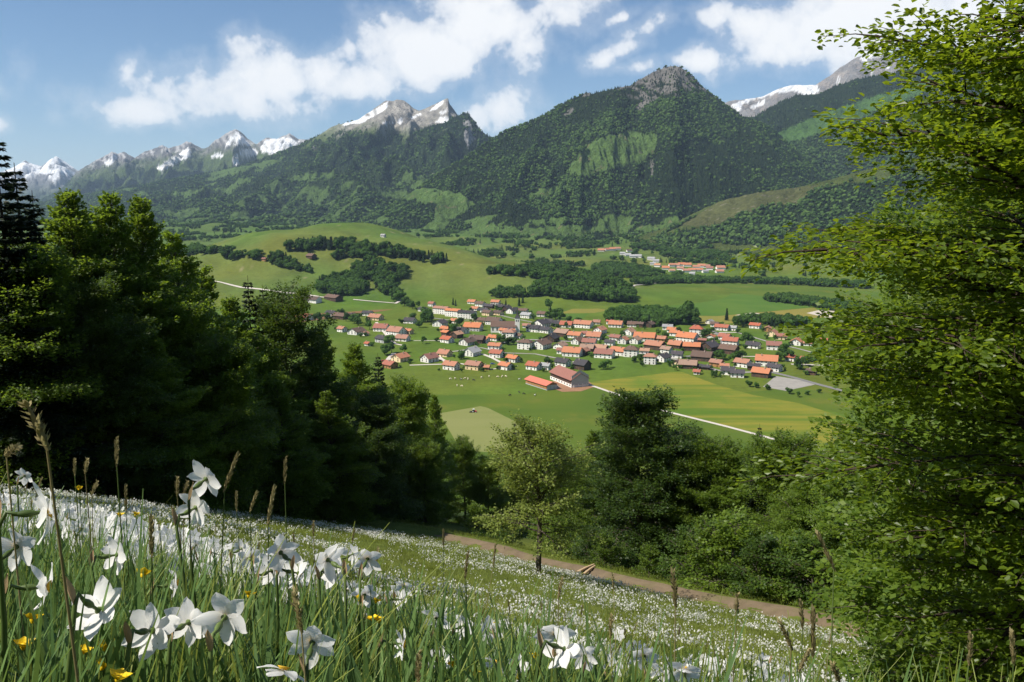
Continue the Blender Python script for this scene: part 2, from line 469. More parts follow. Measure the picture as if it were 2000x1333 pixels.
# =================================================================== MOUNTAINS
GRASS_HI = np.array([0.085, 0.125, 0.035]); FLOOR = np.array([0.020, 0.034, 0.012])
ROCK = np.array([0.26, 0.245, 0.225]); SNOW = np.array([0.86, 0.87, 0.89]); SCREE = np.array([0.36, 0.33, 0.29])
FOREST = {'con': [], 'dec': []}            # collected tree positions of the mountain woods
def polymask(u, v, polys, jit=7.0, s=61):
    ju = u + jit * fbm(u / 22.0, v / 22.0, 3, s); jv = v + jit * fbm(u / 22.0 + 50, v / 22.0, 3, s + 3)
    m_ = np.zeros(u.shape, bool)
    for p in polys: m_ |= inpoly(ju, jv, p)
    return m_
def mountain(name, crest, foot, nu, nt, shape_p, gul, gs, paint, rough_px=2.0, dens=None, tree_h=18.0, seed=1):
    cu = np.array([c[0] for c in crest], float); cv = np.array([c[1] for c in crest], float); cY = np.array([c[2] for c in crest], float)
    us = np.linspace(cu[0], cu[-1], nu)
    vc = np.interp(us, cu, cv) - rough_px * (ridged(us / 26.0, us * 0 + seed, 5, seed, 0.62) - 0.72) * 3.0
    Yc = np.interp(us, cu, cY) + 120 * fbm(us / 90.0, us * 0 + 3.3, 3, seed + 5)
    Yf = np.interp(us, [f[0] for f in foot], [f[1] for f in foot])
    k = FPX * CP + SP * (666.5 - vc)
    rx = (us - 1000) / k; rz = (-FPX * SP + CP * (666.5 - vc)) / k
    zc = CAMZ + rz * Yc
    zf = V(rx * Yf, Yf) - 6.0 - 40.0 * sstep(4300, 6000, Yf)
    tt = np.concatenate([np.linspace(0, 1, nt), [1.08, 1.2, 1.4, 1.7]])
    T = tt[:, None]
    Yg = Yf + (Yc - Yf) * T
    Xg = rx * Yg
    sh = np.where(T <= 1, 0.35 * T + 0.65 * T ** shape_p, 1 - 0.9 * (T - 1))
    Zg = zf + (zc - zf) * sh
    env = np.sin(np.pi * np.clip(T, 0, 1)) ** 0.75
    w = 0.35 * fbm(Xg / (gs * 2), Yg / (gs * 3), 3, seed + 9)
    rid = ridged(Xg / gs + w, Yg / (gs * 2.6) + w, 5, seed + 11, 0.5)
    Zg = Zg + gul * (rid - 0.72) * env * (zc - zf) / 700.0 * 2.2
    Zg = Zg + 0.22 * gul * (ridged(Xg / (gs * .3), Yg / (gs * .5), 4, seed + 15, .6) - .72) * env
    U, Vv = proj(Xg, Yg, Zg)
    dzx = np.gradient(Zg, axis=0) / np.maximum(np.gradient(Yg, axis=0), 1e-3)
    col, fp, dec = paint(U, Vv, Xg, Yg, Zg, np.abs(dzx), T + 0 * U)
    P = np.stack([Xg, Yg, Zg], -1)
    o = link(name, mesh_np(name, P.reshape(-1, 3), grid_faces(len(tt), nu), T_MTN, np.clip(col, 0.004, 1).reshape(-1, 3), True))
    struct(o)
    if dens:
        rg = np.random.default_rng(seed)
        A = P[:-1, :-1]; B = P[:-1, 1:]; C = P[1:, 1:]; D = P[1:, :-1]
        ar = np.linalg.norm(np.cross(C - A, D - B), axis=-1) * 0.5
        f4 = (fp[:-1, :-1] + fp[1:, 1:]) * 0.5
        vis = (U[:-1, :-1] > -40) & (U[:-1, :-1] < 2040) & (T[:-1] <= 1.02)
        wgt = (ar * f4 * vis).ravel(); tot = wgt.sum()
        n = int(tot / dens ** 2)
        ids = rg.choice(len(wgt), n, p=wgt / tot)
        ii, jj = np.unravel_index(ids, ar.shape)
        a = rg.random((n, 1)); b = rg.random((n, 1))
        pt = (A[ii, jj] * (1 - a) + D[ii, jj] * a) * (1 - b) + (B[ii, jj] * (1 - a) + C[ii, jj] * a) * b
        dd = dec[ii, jj] > rg.random(n)
        hh = tree_h * rg.uniform(0.65, 1.25, n)
        FOREST['dec'].append((pt[dd], hh[dd] * 0.85)); FOREST['con'].append((pt[~dd], hh[~dd]))
    return o

def mixc(col, c, m_):
    m_ = np.asarray(m_, float)[..., None]
    return col * (1 - m_) + np.asarray(c) * m_

# --- farthest left: snowy pair of peaks
def paint_far(U, Vv, X, Y, Z, S, T):
    n = fbm(X / 300., Y / 900. + Z / 200., 5, 71); n2 = fbm(X / 90. + Z / 60., Z / 160., 4, 72)
    col = np.ones(U.shape + (3,)) * np.array([0.17, 0.17, 0.18])
    col = mixc(col, [0.25, 0.24, 0.23], sstep(-.2, .4, n2))
    sn = sstep(0.05, 0.2, n + 0.5 * n2 + (sstep(372, 322, Vv) - 0.62) * 0.75)
    col = mixc(col, SNOW, sn)
    col = mixc(col, [0.06, 0.085, 0.04], sstep(350, 385, Vv))
    return col, np.zeros(U.shape), np.zeros(U.shape)
mountain('snowy_peaks', [(-500, 330, 15500), (-120, 330, 15500), (-40, 318, 15500), (0, 338, 15500), (30, 326, 15500), (48, 314, 15500), (62, 320, 15500), (80, 326, 15500), (96, 314, 15500),
    (112, 306, 15500), (126, 316, 15500), (150, 333, 15500), (190, 352, 15500), (300, 380, 15500), (420, 420, 15500)],
    [(-500, 11500), (420, 11500)], 260, 56, 1.25, 330, 600, paint_far, 1.5, seed=3)

# --- long snowy range left of centre
def paint_range(U, Vv, X, Y, Z, S, T):
    n = fbm(X / 260., Y / 700. + Z / 200., 5, 81); n2 = fbm(X / 70. + Z / 50., Z / 150., 4, 82)
    vr = np.interp(U, [100, 200, 330, 460, 560, 640, 760], [350, 325, 305, 285, 290, 285, 280])
    col = np.ones(U.shape + (3,)) * np.array([0.15, 0.15, 0.16])
    col = mixc(col, [0.26, 0.25, 0.245], sstep(-.25, .35, n2))
    col = mixc(col, GRASS_HI * 0.95, sstep(-14, 22, Vv - vr + 22 * n))
    snp = polymask(U, Vv, [[(305, 330), (330, 312), (352, 300), (365, 288), (378, 292), (372, 306), (345, 318), (318, 335)],
                           [(408, 306), (425, 300), (440, 302), (425, 312)], [(455, 300), (500, 290), (505, 300), (470, 312), (462, 330), (452, 318)],
                           [(508, 300), (512, 278), (530, 272), (560, 270), (590, 278), (600, 290), (560, 300), (520, 300)],
                           [(440, 288), (452, 266), (462, 258), (478, 272), (492, 284), (470, 284), (452, 282)], [(200, 318), (222, 303), (232, 312), (214, 322)]], 6)
    spatch = sstep(0.18, 0.32, n2 + 0.6 * n - 0.02 * (Vv - vr))
    col = mixc(col, SNOW, np.clip(snp * sstep(-0.35, 0.0, n2 + 0.1) + 0.3 * spatch * (Vv < vr - 4), 0, 1))
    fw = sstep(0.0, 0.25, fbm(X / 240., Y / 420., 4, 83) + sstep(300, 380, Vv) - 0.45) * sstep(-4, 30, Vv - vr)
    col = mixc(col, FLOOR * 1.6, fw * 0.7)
    return col, fw, np.zeros(U.shape) + 0.25
mountain('snowy_range', [(-400, 420, 11500), (60, 400, 11500), (120, 372, 11500), (150, 337, 11200), (172, 324, 11200), (190, 312, 11000), (205, 305, 11000), (218, 296, 11000), (230, 302, 11000),
    (243, 297, 10800), (262, 309, 10800), (285, 296, 10600), (303, 291, 10600), (318, 285, 10500), (330, 291, 10500), (352, 283, 10400), (365, 277, 10400), (380, 283, 10300), (395, 291, 10200),
    (408, 286, 10100), (422, 274, 10000), (440, 262, 10000), (460, 253, 10000), (470, 258, 10000), (482, 270, 10000), (500, 283, 9900), (514, 274, 9800), (524, 269, 9800), (540, 273, 9700), (556, 265, 9700), (566, 261, 9700),
    (582, 272, 9600), (600, 274, 9500), (640, 262, 9500), (720, 262, 9500), (860, 300, 9500)],
    [(-400, 7600), (860, 7600)], 600, 105, 1.2, 300, 420, paint_range, 2.2, dens=34, tree_h=24, seed=5)

# --- the twin rocky peak with dark woods below
MEAD3 = [[(700, 300), (735, 285), (765, 280), (760, 292), (715, 304)], [(560, 352), (590, 340), (650, 336), (655, 345), (600, 356)],
         [(655, 372), (680, 352), (690, 356), (672, 376)], [(420, 335), (500, 320), (560, 305), (545, 318), (470, 338), (400, 352)],
         [(430, 428), (470, 410), (500, 420), (495, 432)], [(365, 428), (410, 422), (408, 432), (370, 434)], [(560, 430), (580, 424), (582, 432)], [(740, 376), (790, 372), (812, 382), (790, 390), (750, 388)],
         [(330, 378), (380, 370), (400, 374), (350, 384)], [(250, 352), (330, 336), (360, 338), (290, 360)], [(530, 380), (560, 374), (566, 380), (540, 386)], [(600, 392), (625, 384), (630, 392)]]
SNOW3 = [[(668, 246), (676, 238), (700, 233), (720, 220), (742, 206), (757, 200), (755, 210), (742, 222), (726, 232), (705, 242), (680, 244)],
         [(838, 218), (850, 205), (868, 196), (866, 204), (852, 214)], [(852, 240), (858, 230), (878, 226), (884, 234), (868, 240)], [(745, 240), (768, 236), (770, 240), (750, 243)],
         [(775, 240), (784, 230), (788, 234), (782, 246)], [(800, 232), (822, 220), (824, 224), (808, 234)], [(856, 222), (872, 214), (876, 218), (862, 226)]]
def paint_twin(U, Vv, X, Y, Z, S, T):
    n = fbm(X / 240., Y / 300., 5, 91); n2 = fbm(X / 60. + Z / 70., Z / 90., 4, 92)
    vr = np.interp(U, [150, 300, 430, 560, 620, 680, 740, 790, 830, 880, 960], [300, 300, 290, 283, 278, 262, 262, 276, 262, 250, 262])
    col = np.ones(U.shape + (3,)) * np.array([0.27, 0.255, 0.235])
    col = mixc(col, [0.40, 0.375, 0.335], sstep(-.15, .4, n2))
    col = mixc(col, GRASS_HI * 1.05, np.clip(sstep(-34, 6, Vv - vr + 14 * n) * sstep(-.3, .2, n + .2), 0, 1))
    col = mixc(col, SNOW, polymask(U, Vv, SNOW3, 4) * sstep(-.5, -.1, n2))
    mead = polymask(U, Vv, MEAD3, 7) | ((fbm(X / 330., Y / 330., 4, 93) > 0.22) & (Vv > 300))
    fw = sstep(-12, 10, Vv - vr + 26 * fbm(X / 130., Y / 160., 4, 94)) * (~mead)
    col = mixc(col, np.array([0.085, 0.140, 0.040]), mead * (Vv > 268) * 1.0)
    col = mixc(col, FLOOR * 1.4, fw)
    return col, np.clip(fw + 0.02 * mead, 0, 1), np.clip(0.25 + 0.5 * sstep(360, 430, Vv) + 0.9 * fbm(X / 200., Y / 200., 3, 95), 0.05, 0.85)
mountain('twin_peak_mountain', [(-300, 440, 7600), (60, 400, 7600), (140, 386, 7500), (220, 372, 7400), (300, 357, 7300), (400, 340, 7200), (480, 322, 7100), (540, 300, 7000), (575, 288, 6900), (600, 276, 6800), (622, 266, 6800),
    (645, 250, 6700), (662, 243, 6700), (680, 240, 6700), (700, 234, 6700), (715, 224, 6700), (735, 210, 6700), (748, 200, 6700), (757, 197, 6700), (768, 198, 6700), (775, 195, 6700), (788, 197, 6700), (797, 203, 6700), (808, 213, 6700),
    (818, 217, 6600), (835, 211, 6500), (852, 203, 6500), (866, 196, 6400), (875, 192, 6400), (878, 204, 6400), (886, 214, 6400), (893, 224, 6400), (905, 240, 6400), (930, 262, 6400), (960, 290, 6400), (1100, 330, 6400)],
    [(-300, 5200), (150, 4700), (420, 3700), (700, 3600), (1100, 3700)], 680, 190, 1.5, 200, 380, paint_twin, 1.6, dens=17, tree_h=17, seed=7)

# --- the dark buttress in front of the twin peak
def paint_butt(U, Vv, X, Y, Z, S, T):
    n2 = fbm(X / 50. + Z / 60., Z / 60., 4, 102)
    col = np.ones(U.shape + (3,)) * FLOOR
    cl = polymask(U, Vv, [[(828, 345), (832, 318), (845, 300), (858, 288), (862, 298), (872, 290), (890, 296), (880, 312), (862, 322), (850, 342)],
                          [(868, 272), (880, 262), (884, 272), (874, 282)], [(905, 236), (918, 232), (925, 250), (930, 275), (912, 290), (905, 262)]], 7)
    col = mixc(col, np.array([0.24, 0.235, 0.235]), cl)
    col = mixc(col, [0.36, 0.35, 0.34], cl * sstep(0.0, .35, n2))
    mead = polymask(U, Vv, [[(700, 304), (745, 284), (768, 284), (740, 300), (710, 306)], [(640, 300), (690, 290), (690, 296), (650, 306)]], 6)
    col = mixc(col, GRASS_HI, mead)
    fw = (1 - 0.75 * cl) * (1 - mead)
    return col, fw, np.zeros(U.shape) + 0.12
mountain('rocky_buttress', [(560, 345, 5900), (640, 312, 5900), (700, 293, 5900), (750, 276, 5850), (790, 264, 5800), (826, 252, 5800), (852, 244, 5750), (872, 238, 5700), (890, 228, 5700), (902, 223, 5700), (914, 222, 5700), (922, 232, 5700), (930, 245, 5700),
    (942, 258, 5700), (955, 268, 5700), (975, 285, 5700), (1040, 330, 5700), (1120, 380, 5700)], [(560, 4500), (820, 4200), (1120, 4100)], 340, 110, 1.6, 110, 240, paint_butt, 1.6, dens=17, tree_h=20, seed=9)

# --- far right snowy peak
def paint_right(U, Vv, X, Y, Z, S, T):
    n = fbm(X / 220., Z / 200., 5, 111); n2 = fbm(X / 60. + Z / 70., Z / 90., 4, 112)
    col = np.ones(U.shape + (3,)) * np.array([0.22, 0.215, 0.215])
    col = mixc(col, [0.34, 0.30, 0.27], sstep(-.1, .3, n2) * 0.8)
    sn = polymask(U, Vv, [[(1425, 206), (1445, 197), (1480, 190), (1530, 170), (1560, 164), (1595, 166), (1600, 178), (1575, 192), (1560, 180), (1520, 180), (1490, 192), (1450, 204), (1435, 214)],
                          [(1436, 214), (1450, 204), (1447, 212), (1440, 222)], [(1464, 208), (1490, 196), (1500, 198), (1470, 214)],
                          [(1680, 112), (1700, 106), (1725, 104), (1722, 110), (1694, 116), (1700, 128), (1707, 142), (1702, 144), (1692, 126)], [(1630, 154), (1640, 150), (1640, 155)], [(1725, 135), (1738, 130), (1738, 135)]], 3)
    col = mixc(col, SNOW, sn)
    return col, np.zeros(U.shape), np.zeros(U.shape)
mountain('snowy_summit', [(1330, 240, 7600), (1400, 206, 7600), (1430, 197, 7600), (1460, 194, 7600), (1490, 189, 7600), (1518, 175, 7600), (1545, 167, 7600), (1575, 166, 7500), (1592, 167, 7500), (1606, 158, 7400), (1622, 148, 7400), (1640, 133, 7400),
    (1658, 122, 7400), (1672, 113, 7400), (1690, 107, 7400), (1712, 104, 7400), (1732, 106, 7400), (1750, 116, 7400), (1790, 130, 7400), (1850, 140, 7400), (1960, 120, 7400), (2100, 100, 7400), (2500, 150, 7400)],
    [(1330, 5400), (2500, 5400)], 340, 80, 1.3, 160, 300, paint_right, 1.2, seed=11)

# --- right: long wooded shoulder with a bright pasture
def paint_shoulder(U, Vv, X, Y, Z, S, T):
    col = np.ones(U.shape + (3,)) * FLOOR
    mead = polymask(U, Vv, [[(1506, 268), (1530, 252), (1570, 238), (1605, 222), (1650, 208), (1700, 190), (1760, 172), (1830, 150), (1840, 168), (1770, 196), (1720, 218), (1660, 240), (1600, 262), (1545, 280), (1520, 282)]], 5)
    mead |= (fbm(X / 210., Y / 210., 4, 121) > 0.34) & (Vv > 300)
    col = mixc(col, [0.075, 0.150, 0.038], mead)
    fw = (1 - mead) * (1 - 0)
    lower = polymask(U, Vv, [[(1500, 275), (1600, 260), (1700, 225), (2100, 150), (2100, 500), (1450, 500)]], 4)
    return col, np.clip(fw + 0.012 * mead, 0, 1), np.where(lower, 0.75, 0.04)
mountain('wooded_shoulder', [(1300, 330, 5200), (1380, 262, 5200), (1430, 240, 5200), (1480, 226, 5100), (1500, 214, 5000), (1525, 200, 5000), (1555, 187, 5000), (1580, 186, 5000), (1600, 184, 4900), (1630, 170, 4900), (1670, 156, 4800), (1720, 148, 4800), (1760, 140, 4800),
    (1850, 118, 4700), (2000, 90, 4600), (2500, 40, 4600)], [(1300, 3600), (2500, 3000)], 340, 120, 1.35, 130, 300, paint_shoulder, 1.5, dens=13, tree_h=15, seed=13)

# --- the big wooded mountain in the middle
MEAD4 = [[(1104, 334), (1136, 298), (1162, 272), (1190, 264), (1215, 262), (1250, 257), (1282, 262), (1280, 298), (1256, 314), (1215, 326), (1175, 338), (1120, 346)],
         [(1025, 384), (1060, 366), (1088, 360), (1094, 374), (1070, 384), (1040, 388)], [(720, 388), (760, 372), (840, 368), (900, 378), (928, 398), (912, 414), (880, 430), (858, 462), (800, 466), (845, 428), (850, 400), (800, 392)],
         [(1240, 445), (1270, 437), (1278, 452), (1240, 455)], [(1060, 445), (1130, 438), (1175, 445), (1140, 462), (1080, 462)], [(880, 452), (960, 436), (985, 448), (930, 470), (880, 470)]]
def paint_main(U, Vv, X, Y, Z, S, T):
    n = fbm(X / 160., Y / 160., 4, 131); n2 = fbm(X / 34. + Z / 40., Z / 30., 4, 132)
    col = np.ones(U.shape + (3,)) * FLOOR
    mead = polymask(U, Vv, MEAD4, 7) | ((fbm(X / 170., Y / 150., 4, 133) > 0.02) & (Vv > 425 + 14 * n))
    col = mixc(col, np.array([0.095, 0.160, 0.042]) , mead)
    col = mixc(col, np.array([0.20, 0.17, 0.10]), mead * sstep(0.28, 0.45, fbm(X / 40., Y / 40., 4, 134)) * 0.6)
    vt = np.interp(U, [1100, 1200, 1260, 1310, 1360, 1420], [178, 178, 196, 188, 180, 200])
    rockp = sstep(0.02, 0.16, n2 + 0.25 * n - 0.011 * (Vv - vt)) * sstep(14, -8, Vv - vt) * sstep(1090, 1200, U) * sstep(1440, 1370, U)
    rockp = np.maximum(rockp, polymask(U, Vv, [[(1240, 208), (1262, 192), (1278, 186), (1290, 192), (1266, 206), (1252, 216)], [(1136, 188), (1143, 179), (1153, 181), (1150, 190)], [(1100, 222), (1118, 210), (1122, 216), (1108, 228)],
                                               [(1270, 312), (1276, 312), (1278, 340), (1272, 344)]], 4) * 0.9)
    col = mixc(col, ROCK * 0.72, rockp)
    leafy = polymask(U, Vv, [[(1130, 262), (1180, 225), (1240, 208), (1300, 196), (1355, 180), (1410, 225), (1440, 250), (1410, 285), (1330, 268), (1230, 262), (1160, 275)], [(1040, 300), (1130, 262), (1190, 262), (1120, 330)],
                            [(1010, 400), (1100, 350), (1240, 340), (1240, 420), (1100, 440)]], 14)
    dark = polymask(U, Vv, [[(1090, 205), (1200, 172), (1310, 130), (1380, 180), (1340, 190), (1250, 205), (1130, 245)], [(1240, 300), (1380, 280), (1460, 250), (1500, 320), (1400, 380), (1300, 420), (1260, 360)], [(890, 430), (1000, 390), (1040, 420), (940, 450)]], 10)
    dec = np.clip(0.28 + 0.9 * fbm(X / 150., Y / 150., 4, 135), 0.08, 0.9)
    dec = np.where(leafy, np.clip(dec + 0.38, 0, 0.95), dec); dec = np.where(dark & ~leafy, dec * 0.25, dec)
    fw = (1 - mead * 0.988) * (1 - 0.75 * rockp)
    return col, fw, dec
mountain('wooded_mountain', [(640, 470, 3600), (720, 425, 3700), (780, 392, 3750), (820, 365, 3800), (850, 345, 3800), (880, 326, 3850), (900, 313, 3900), (930, 292, 3900), (960, 272, 3950), (985, 258, 3950), (1010, 248, 4000), (1040, 236, 4000), (1065, 224, 4000), (1090, 208, 4050),
    (1118, 194, 4050), (1135, 186, 4050), (1146, 181, 4050), (1158, 184, 4050), (1185, 178, 4050), (1210, 172, 4050), (1235, 166, 4050), (1250, 156, 4050), (1268, 146, 4050), (1285, 137, 4050), (1300, 132, 4050), (1312, 130, 4050), (1328, 132, 4050), (1342, 139, 4050), (1355, 152, 4050),
    (1370, 168, 4050), (1385, 182, 4050), (1410, 200, 4000), (1430, 214, 4000), (1450, 228, 4000), (1480, 238, 3950), (1505, 250, 3900), (1530, 272, 3850), (1560, 300, 3800), (1600, 330, 3700), (1680, 380, 3600), (1800, 440, 3500)],
    [(640, 3300), (850, 3000), (1100, 2850), (1400, 2800), (1800, 2900)], 720, 230, 1.35, 170, 330, paint_main, 1.8, dens=9.0, tree_h=12.5, seed=15)

# --- the low spur on the right with its dry pasture
def paint_spur(U, Vv, X, Y, Z, S, T):
    col = np.ones(U.shape + (3,)) * np.array([0.090, 0.118, 0.030])
    dry = polymask(U, Vv, [[(1330, 440), (1420, 386), (1480, 374), (1600, 362), (1560, 396), (1500, 402), (1440, 424), (1390, 444)]], 5)
    col = mixc(col, [0.125, 0.130, 0.050], dry * 0.8)
    col = mixc(col, [0.32, 0.28, 0.22], sstep(.3, .5, fbm(X / 16., Y / 16., 4, 142)) * dry * .7)
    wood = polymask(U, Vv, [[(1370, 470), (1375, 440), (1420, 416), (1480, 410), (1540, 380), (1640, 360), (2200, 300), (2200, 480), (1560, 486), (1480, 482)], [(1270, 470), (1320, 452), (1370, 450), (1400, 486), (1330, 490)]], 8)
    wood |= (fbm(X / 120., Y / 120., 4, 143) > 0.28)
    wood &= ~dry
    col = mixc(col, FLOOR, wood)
    return col, wood * 1.0 + 0.004, np.clip(0.65 + 0.6 * fbm(X / 90., Y / 90., 3, 144), 0.1, 0.95)
mountain('grassy_spur', [(1220, 468, 3000), (1300, 446, 2950), (1350, 420, 2900), (1395, 398, 2900), (1430, 387, 2900), (1470, 378, 2850), (1520, 371, 2800), (1560, 366, 2800), (1620, 352, 2750), (1700, 330, 2700), (1900, 280, 2600), (2500, 200, 2600)],
    [(1220, 2450), (1600, 2350), (2500, 2200)], 300, 80, 1.15, 60, 200, paint_spur, 1.5, dens=9.5, tree_h=12.5, seed=17)
# =================================================================== FAR WOODS (uncountable: kind = stuff)
M_CONF = leafmat('far_conifer', (0.010, 0.022, 0.012), (0.024, 0.042, 0.018), (0.01, 0.03, 0.008), 0.12, 0.35, False, 0.8, 0.05)
M_DECF = leafmat('far_broadleaf', (0.032, 0.072, 0.018), (0.076, 0.126, 0.030), (0.06, 0.11, 0.025), 0.22, 0.30, False, 0.8, 0.05)
M_BARK = pbr('bark', (0.055, 0.042, 0.032), 0.95, 0.4, 6.0, 0.6, 0.05)
M_TRUNKFAR = M_BARK

def conifer_far(seed, H=1.0, Rr=0.17, n=9, tiers=5):
    rg = np.random.default_rng(seed); Vs = []; Fs = []; base = 0
    for k in range(tiers):
        z0 = H * (0.05 + 0.86 * k / tiers); z1 = H * min(1.0, 0.05 + 0.86 * (k + 1.75) / tiers)
        r = Rr * (1.05 - k / tiers) ** 0.85
        a = np.linspace(0, 2 * np.pi, n, endpoint=False) + rg.uniform(0, 6)
        rad = r * rg.uniform(0.55, 1.2, n); zz = z0 - 0.02 + rg.uniform(-0.035, 0.025, n)
        ring = np.stack([np.cos(a) * rad, np.sin(a) * rad, zz], -1)
        Vs.append(np.vstack([ring, [[0, 0, z1]]]))
        i = np.arange(n); Fs.append(np.stack([base + i, base + (i + 1) % n, np.full(n, base + n)], -1)); base += n + 1
    return mesh_np('conifer_far', np.vstack(Vs), np.vstack(Fs), M_CONF, smooth=False)

def ico(sub):
    bm = bmesh.new(); bmesh.ops.create_icosphere(bm, subdivisions=sub, radius=1.0)
    v = np.array([x.co[:] for x in bm.verts]); f = np.array([[y.index for y in x.verts] for x in bm.faces]); bm.free()
    return v, f
ICO1 = ico(1); ICO2 = ico(2)
def broadleaf_far(seed):
    rg = np.random.default_rng(seed); Vs = []; Fs = []; b = 0
    for k in range(4):
        v, f = ICO1 if k else ICO2
        c = np.array([rg.normal(0, 0.13), rg.normal(0, 0.13), rg.uniform(0.3, 0.72)]) if k else np.array([0, 0, 0.5])
        rad = rg.uniform(0.17, 0.26) if k else 0.36
        d = 1 + 0.28 * fbm(v[:, 0] * 2 + seed, v[:, 1] * 2 + v[:, 2] * 1.7, 3, seed) + rg.uniform(-0.12, 0.12, len(v))
        Vs.append(c + v * rad * d[:, None] * np.array([1, 1, 1.25])); Fs.append(f + b); b += len(v)
    return mesh_np('broadleaf_far', np.vstack(Vs), np.vstack(Fs), M_DECF, smooth=False)
C_CON = proto_collection('proto_conifer_far', [conifer_far(i, 1.0, 0.14 + 0.02 * i) for i in range(4)])
C_DEC = proto_collection('proto_broadleaf_far', [broadleaf_far(20 + i) for i in range(4)])

def forest(name, pts, hs, coll, seed, wide=1.0):
    rg = np.random.default_rng(seed); n = len(pts)
    rot = np.zeros((n, 3)); rot[:, 2] = rg.uniform(0, 6.28, n); rot[:, :2] = rg.normal(0, 0.03, (n, 2))
    w = rg.uniform(0.85, 1.2, n) * wide
    scl = np.stack([hs * w, hs * w, hs], -1)
    p = np.asarray(pts).copy(); p[:, 2] -= 0.04 * hs
    o = scatter(name, p, rot, scl, rg.integers(0, len(coll.objects), n), coll)
    o['kind'] = 'stuff'
    return o
for kind, coll, nm, lab in (('con', C_CON, 'spruce_forest', 'dark spruce forest covering the mountain slopes'), ('dec', C_DEC, 'beech_forest', 'lighter green broadleaved forest on the mountain slopes')):
    P = np.vstack([a for a, b in FOREST[kind]]); Hh = np.concatenate([b for a, b in FOREST[kind]])
    tag(forest(nm, P, Hh, coll, 5, 1.25), lab, 'forest')
    print(nm, len(P))

# ---- haze: the air of the whole valley
hz = 26000.0
hm, N, out = base_mat('valley_air')
pv = N.n('ShaderNodeVolumePrincipled')
pv.inputs['Color'].default_value = (0.55, 0.75, 1.0, 1)
pv.inputs['Density'].default_value = 2.9e-5
pv.inputs['Anisotropy'].default_value = 0.0
N.link(pv.outputs[0], out.inputs['Volume'])
bm = bmesh.new(); bmesh.ops.create_cube(bm, size=1.0)
me = bpy.data.meshes.new('haze'); bm.to_mesh(me); bm.free(); me.materials.append(hm)
o = link('haze', me, None, (0, 8000, (-50 + 1800) / 2), None, (2 * hz, 2 * hz, 1850)); struct(o, 'stuff')
# =================================================================== FIELDS, ROADS
def flat_poly(name, pts_px, mat, dz=0.06):
    P = [ground_hit(u, v) for u, v in pts_px]
    me = bpy.data.meshes.new(name)
    me.from_pydata([(p.x, p.y, dz) for p in P], [], [list(range(len(P)))]); me.materials.append(mat)
    if me.polygons[0].normal.z < 0: me.flip_normals()
    return struct(link(name, me))
def field_mat(name, c1, c2, angle, freq, contrast, c3=None):
    m, N, out = base_mat(name)
    t = N.n('ShaderNodeTexCoord'); mp = N.n('ShaderNodeMapping'); N.link(t.outputs['Object'], mp.inputs[0])
    mp.inputs['Rotation'].default_value = (0, 0, R(angle))
    mp.inputs['Scale'].default_value = (0.004, freq, 1)
    st = N.noise(mp.outputs[0], 1.0, 3, 0.6)
    bg_ = N.noise(t.outputs['Object'], 0.012, 4, 0.55)
    f = N.ramp(N.m('ADD', N.m('MULTIPLY', st, contrast), N.m('MULTIPLY', bg_, 1.2 - contrast)), 0.42, 0.78)
    c = N.mix(f, c1, c2)
    if c3: c = N.mix(N.ramp(N.noise(t.outputs['Object'], 0.02, 5, 0.6), 0.52, 0.7), c, c3)
    c = N.mix(N.m('MULTIPLY', N.noise(t.outputs['Object'], 0.6, 5, 0.7), 0.3), c, tuple(x * 0.6 for x in c1))
    b = N.n('ShaderNodeBsdfPrincipled'); N.link(c, b.inputs['Base Color']); b.inputs['Roughness'].default_value = 0.95
    b.inputs['Specular IOR Level'].default_value = 0.05
    N.link(b.outputs[0], out.inputs[0]); return m
FM_HAY = field_mat('hay_meadow', (0.075, 0.130, 0.016), (0.215, 0.190, 0.030), 40.0, 0.075, 0.75, (0.100, 0.150, 0.020))
FM_MOWN = field_mat('mown_grass', (0.155, 0.175, 0.055), (0.185, 0.195, 0.070), 30.0, 0.10, 0.5)
FM_PLOUGH = field_mat('ploughed_soil', (0.155, 0.085, 0.040), (0.195, 0.120, 0.060), 20.0, 0.2, 0.4)
FM_LUSH = field_mat('lush_grass', (0.060, 0.122, 0.020), (0.088, 0.142, 0.024), 15.0, 0.02, 0.4)
FM_DRY = field_mat('dry_grass', (0.165, 0.160, 0.035), (0.200, 0.170, 0.040), 10.0, 0.02, 0.4)
FM_DARK = field_mat('pasture_grass', (0.062, 0.105, 0.016), (0.092, 0.126, 0.018), 60.0, 0.03, 0.35, (0.120, 0.130, 0.022))
M_GRAVEL = pbr('gravel', (0.42, 0.37, 0.31), 0.95, 0.25, 0.3)
M_ROAD = pbr('pale_road', (0.46, 0.42, 0.37), 0.9, 0.15, 0.2)
M_ASPH = pbr('asphalt', (0.16, 0.155, 0.15), 0.9, 0.15, 0.2)
M_ASPH2 = pbr('worn_street', (0.25, 0.235, 0.21), 0.9, 0.3, 0.15)
M_DIRT = pbr('farmyard_soil', (0.24, 0.13, 0.075), 0.95, 0.35, 0.15)
flat_poly('field', [(760, 772), (1028, 770), (1140, 752), (1300, 806), (1540, 864), (1640, 900), (1500, 990), (1000, 960), (780, 900)], FM_DARK, 0.05)
flat_poly('field', [(1152, 747), (1308, 728), (1332, 727), (1400, 752), (1470, 772), (1560, 788), (1640, 812), (1720, 850), (1800, 905), (1640, 896), (1540, 862), (1300, 803), (1142, 751)], FM_HAY, 0.09)
flat_poly('field', [(858, 808), (938, 794), (952, 797), (1052, 846), (1030, 890), (900, 880)], FM_MOWN, 0.13)
flat_poly('field', [(500, 626), (640, 609), (770, 599), (810, 596), (790, 601), (720, 612), (660, 620), (560, 634)], FM_PLOUGH, 0.09)
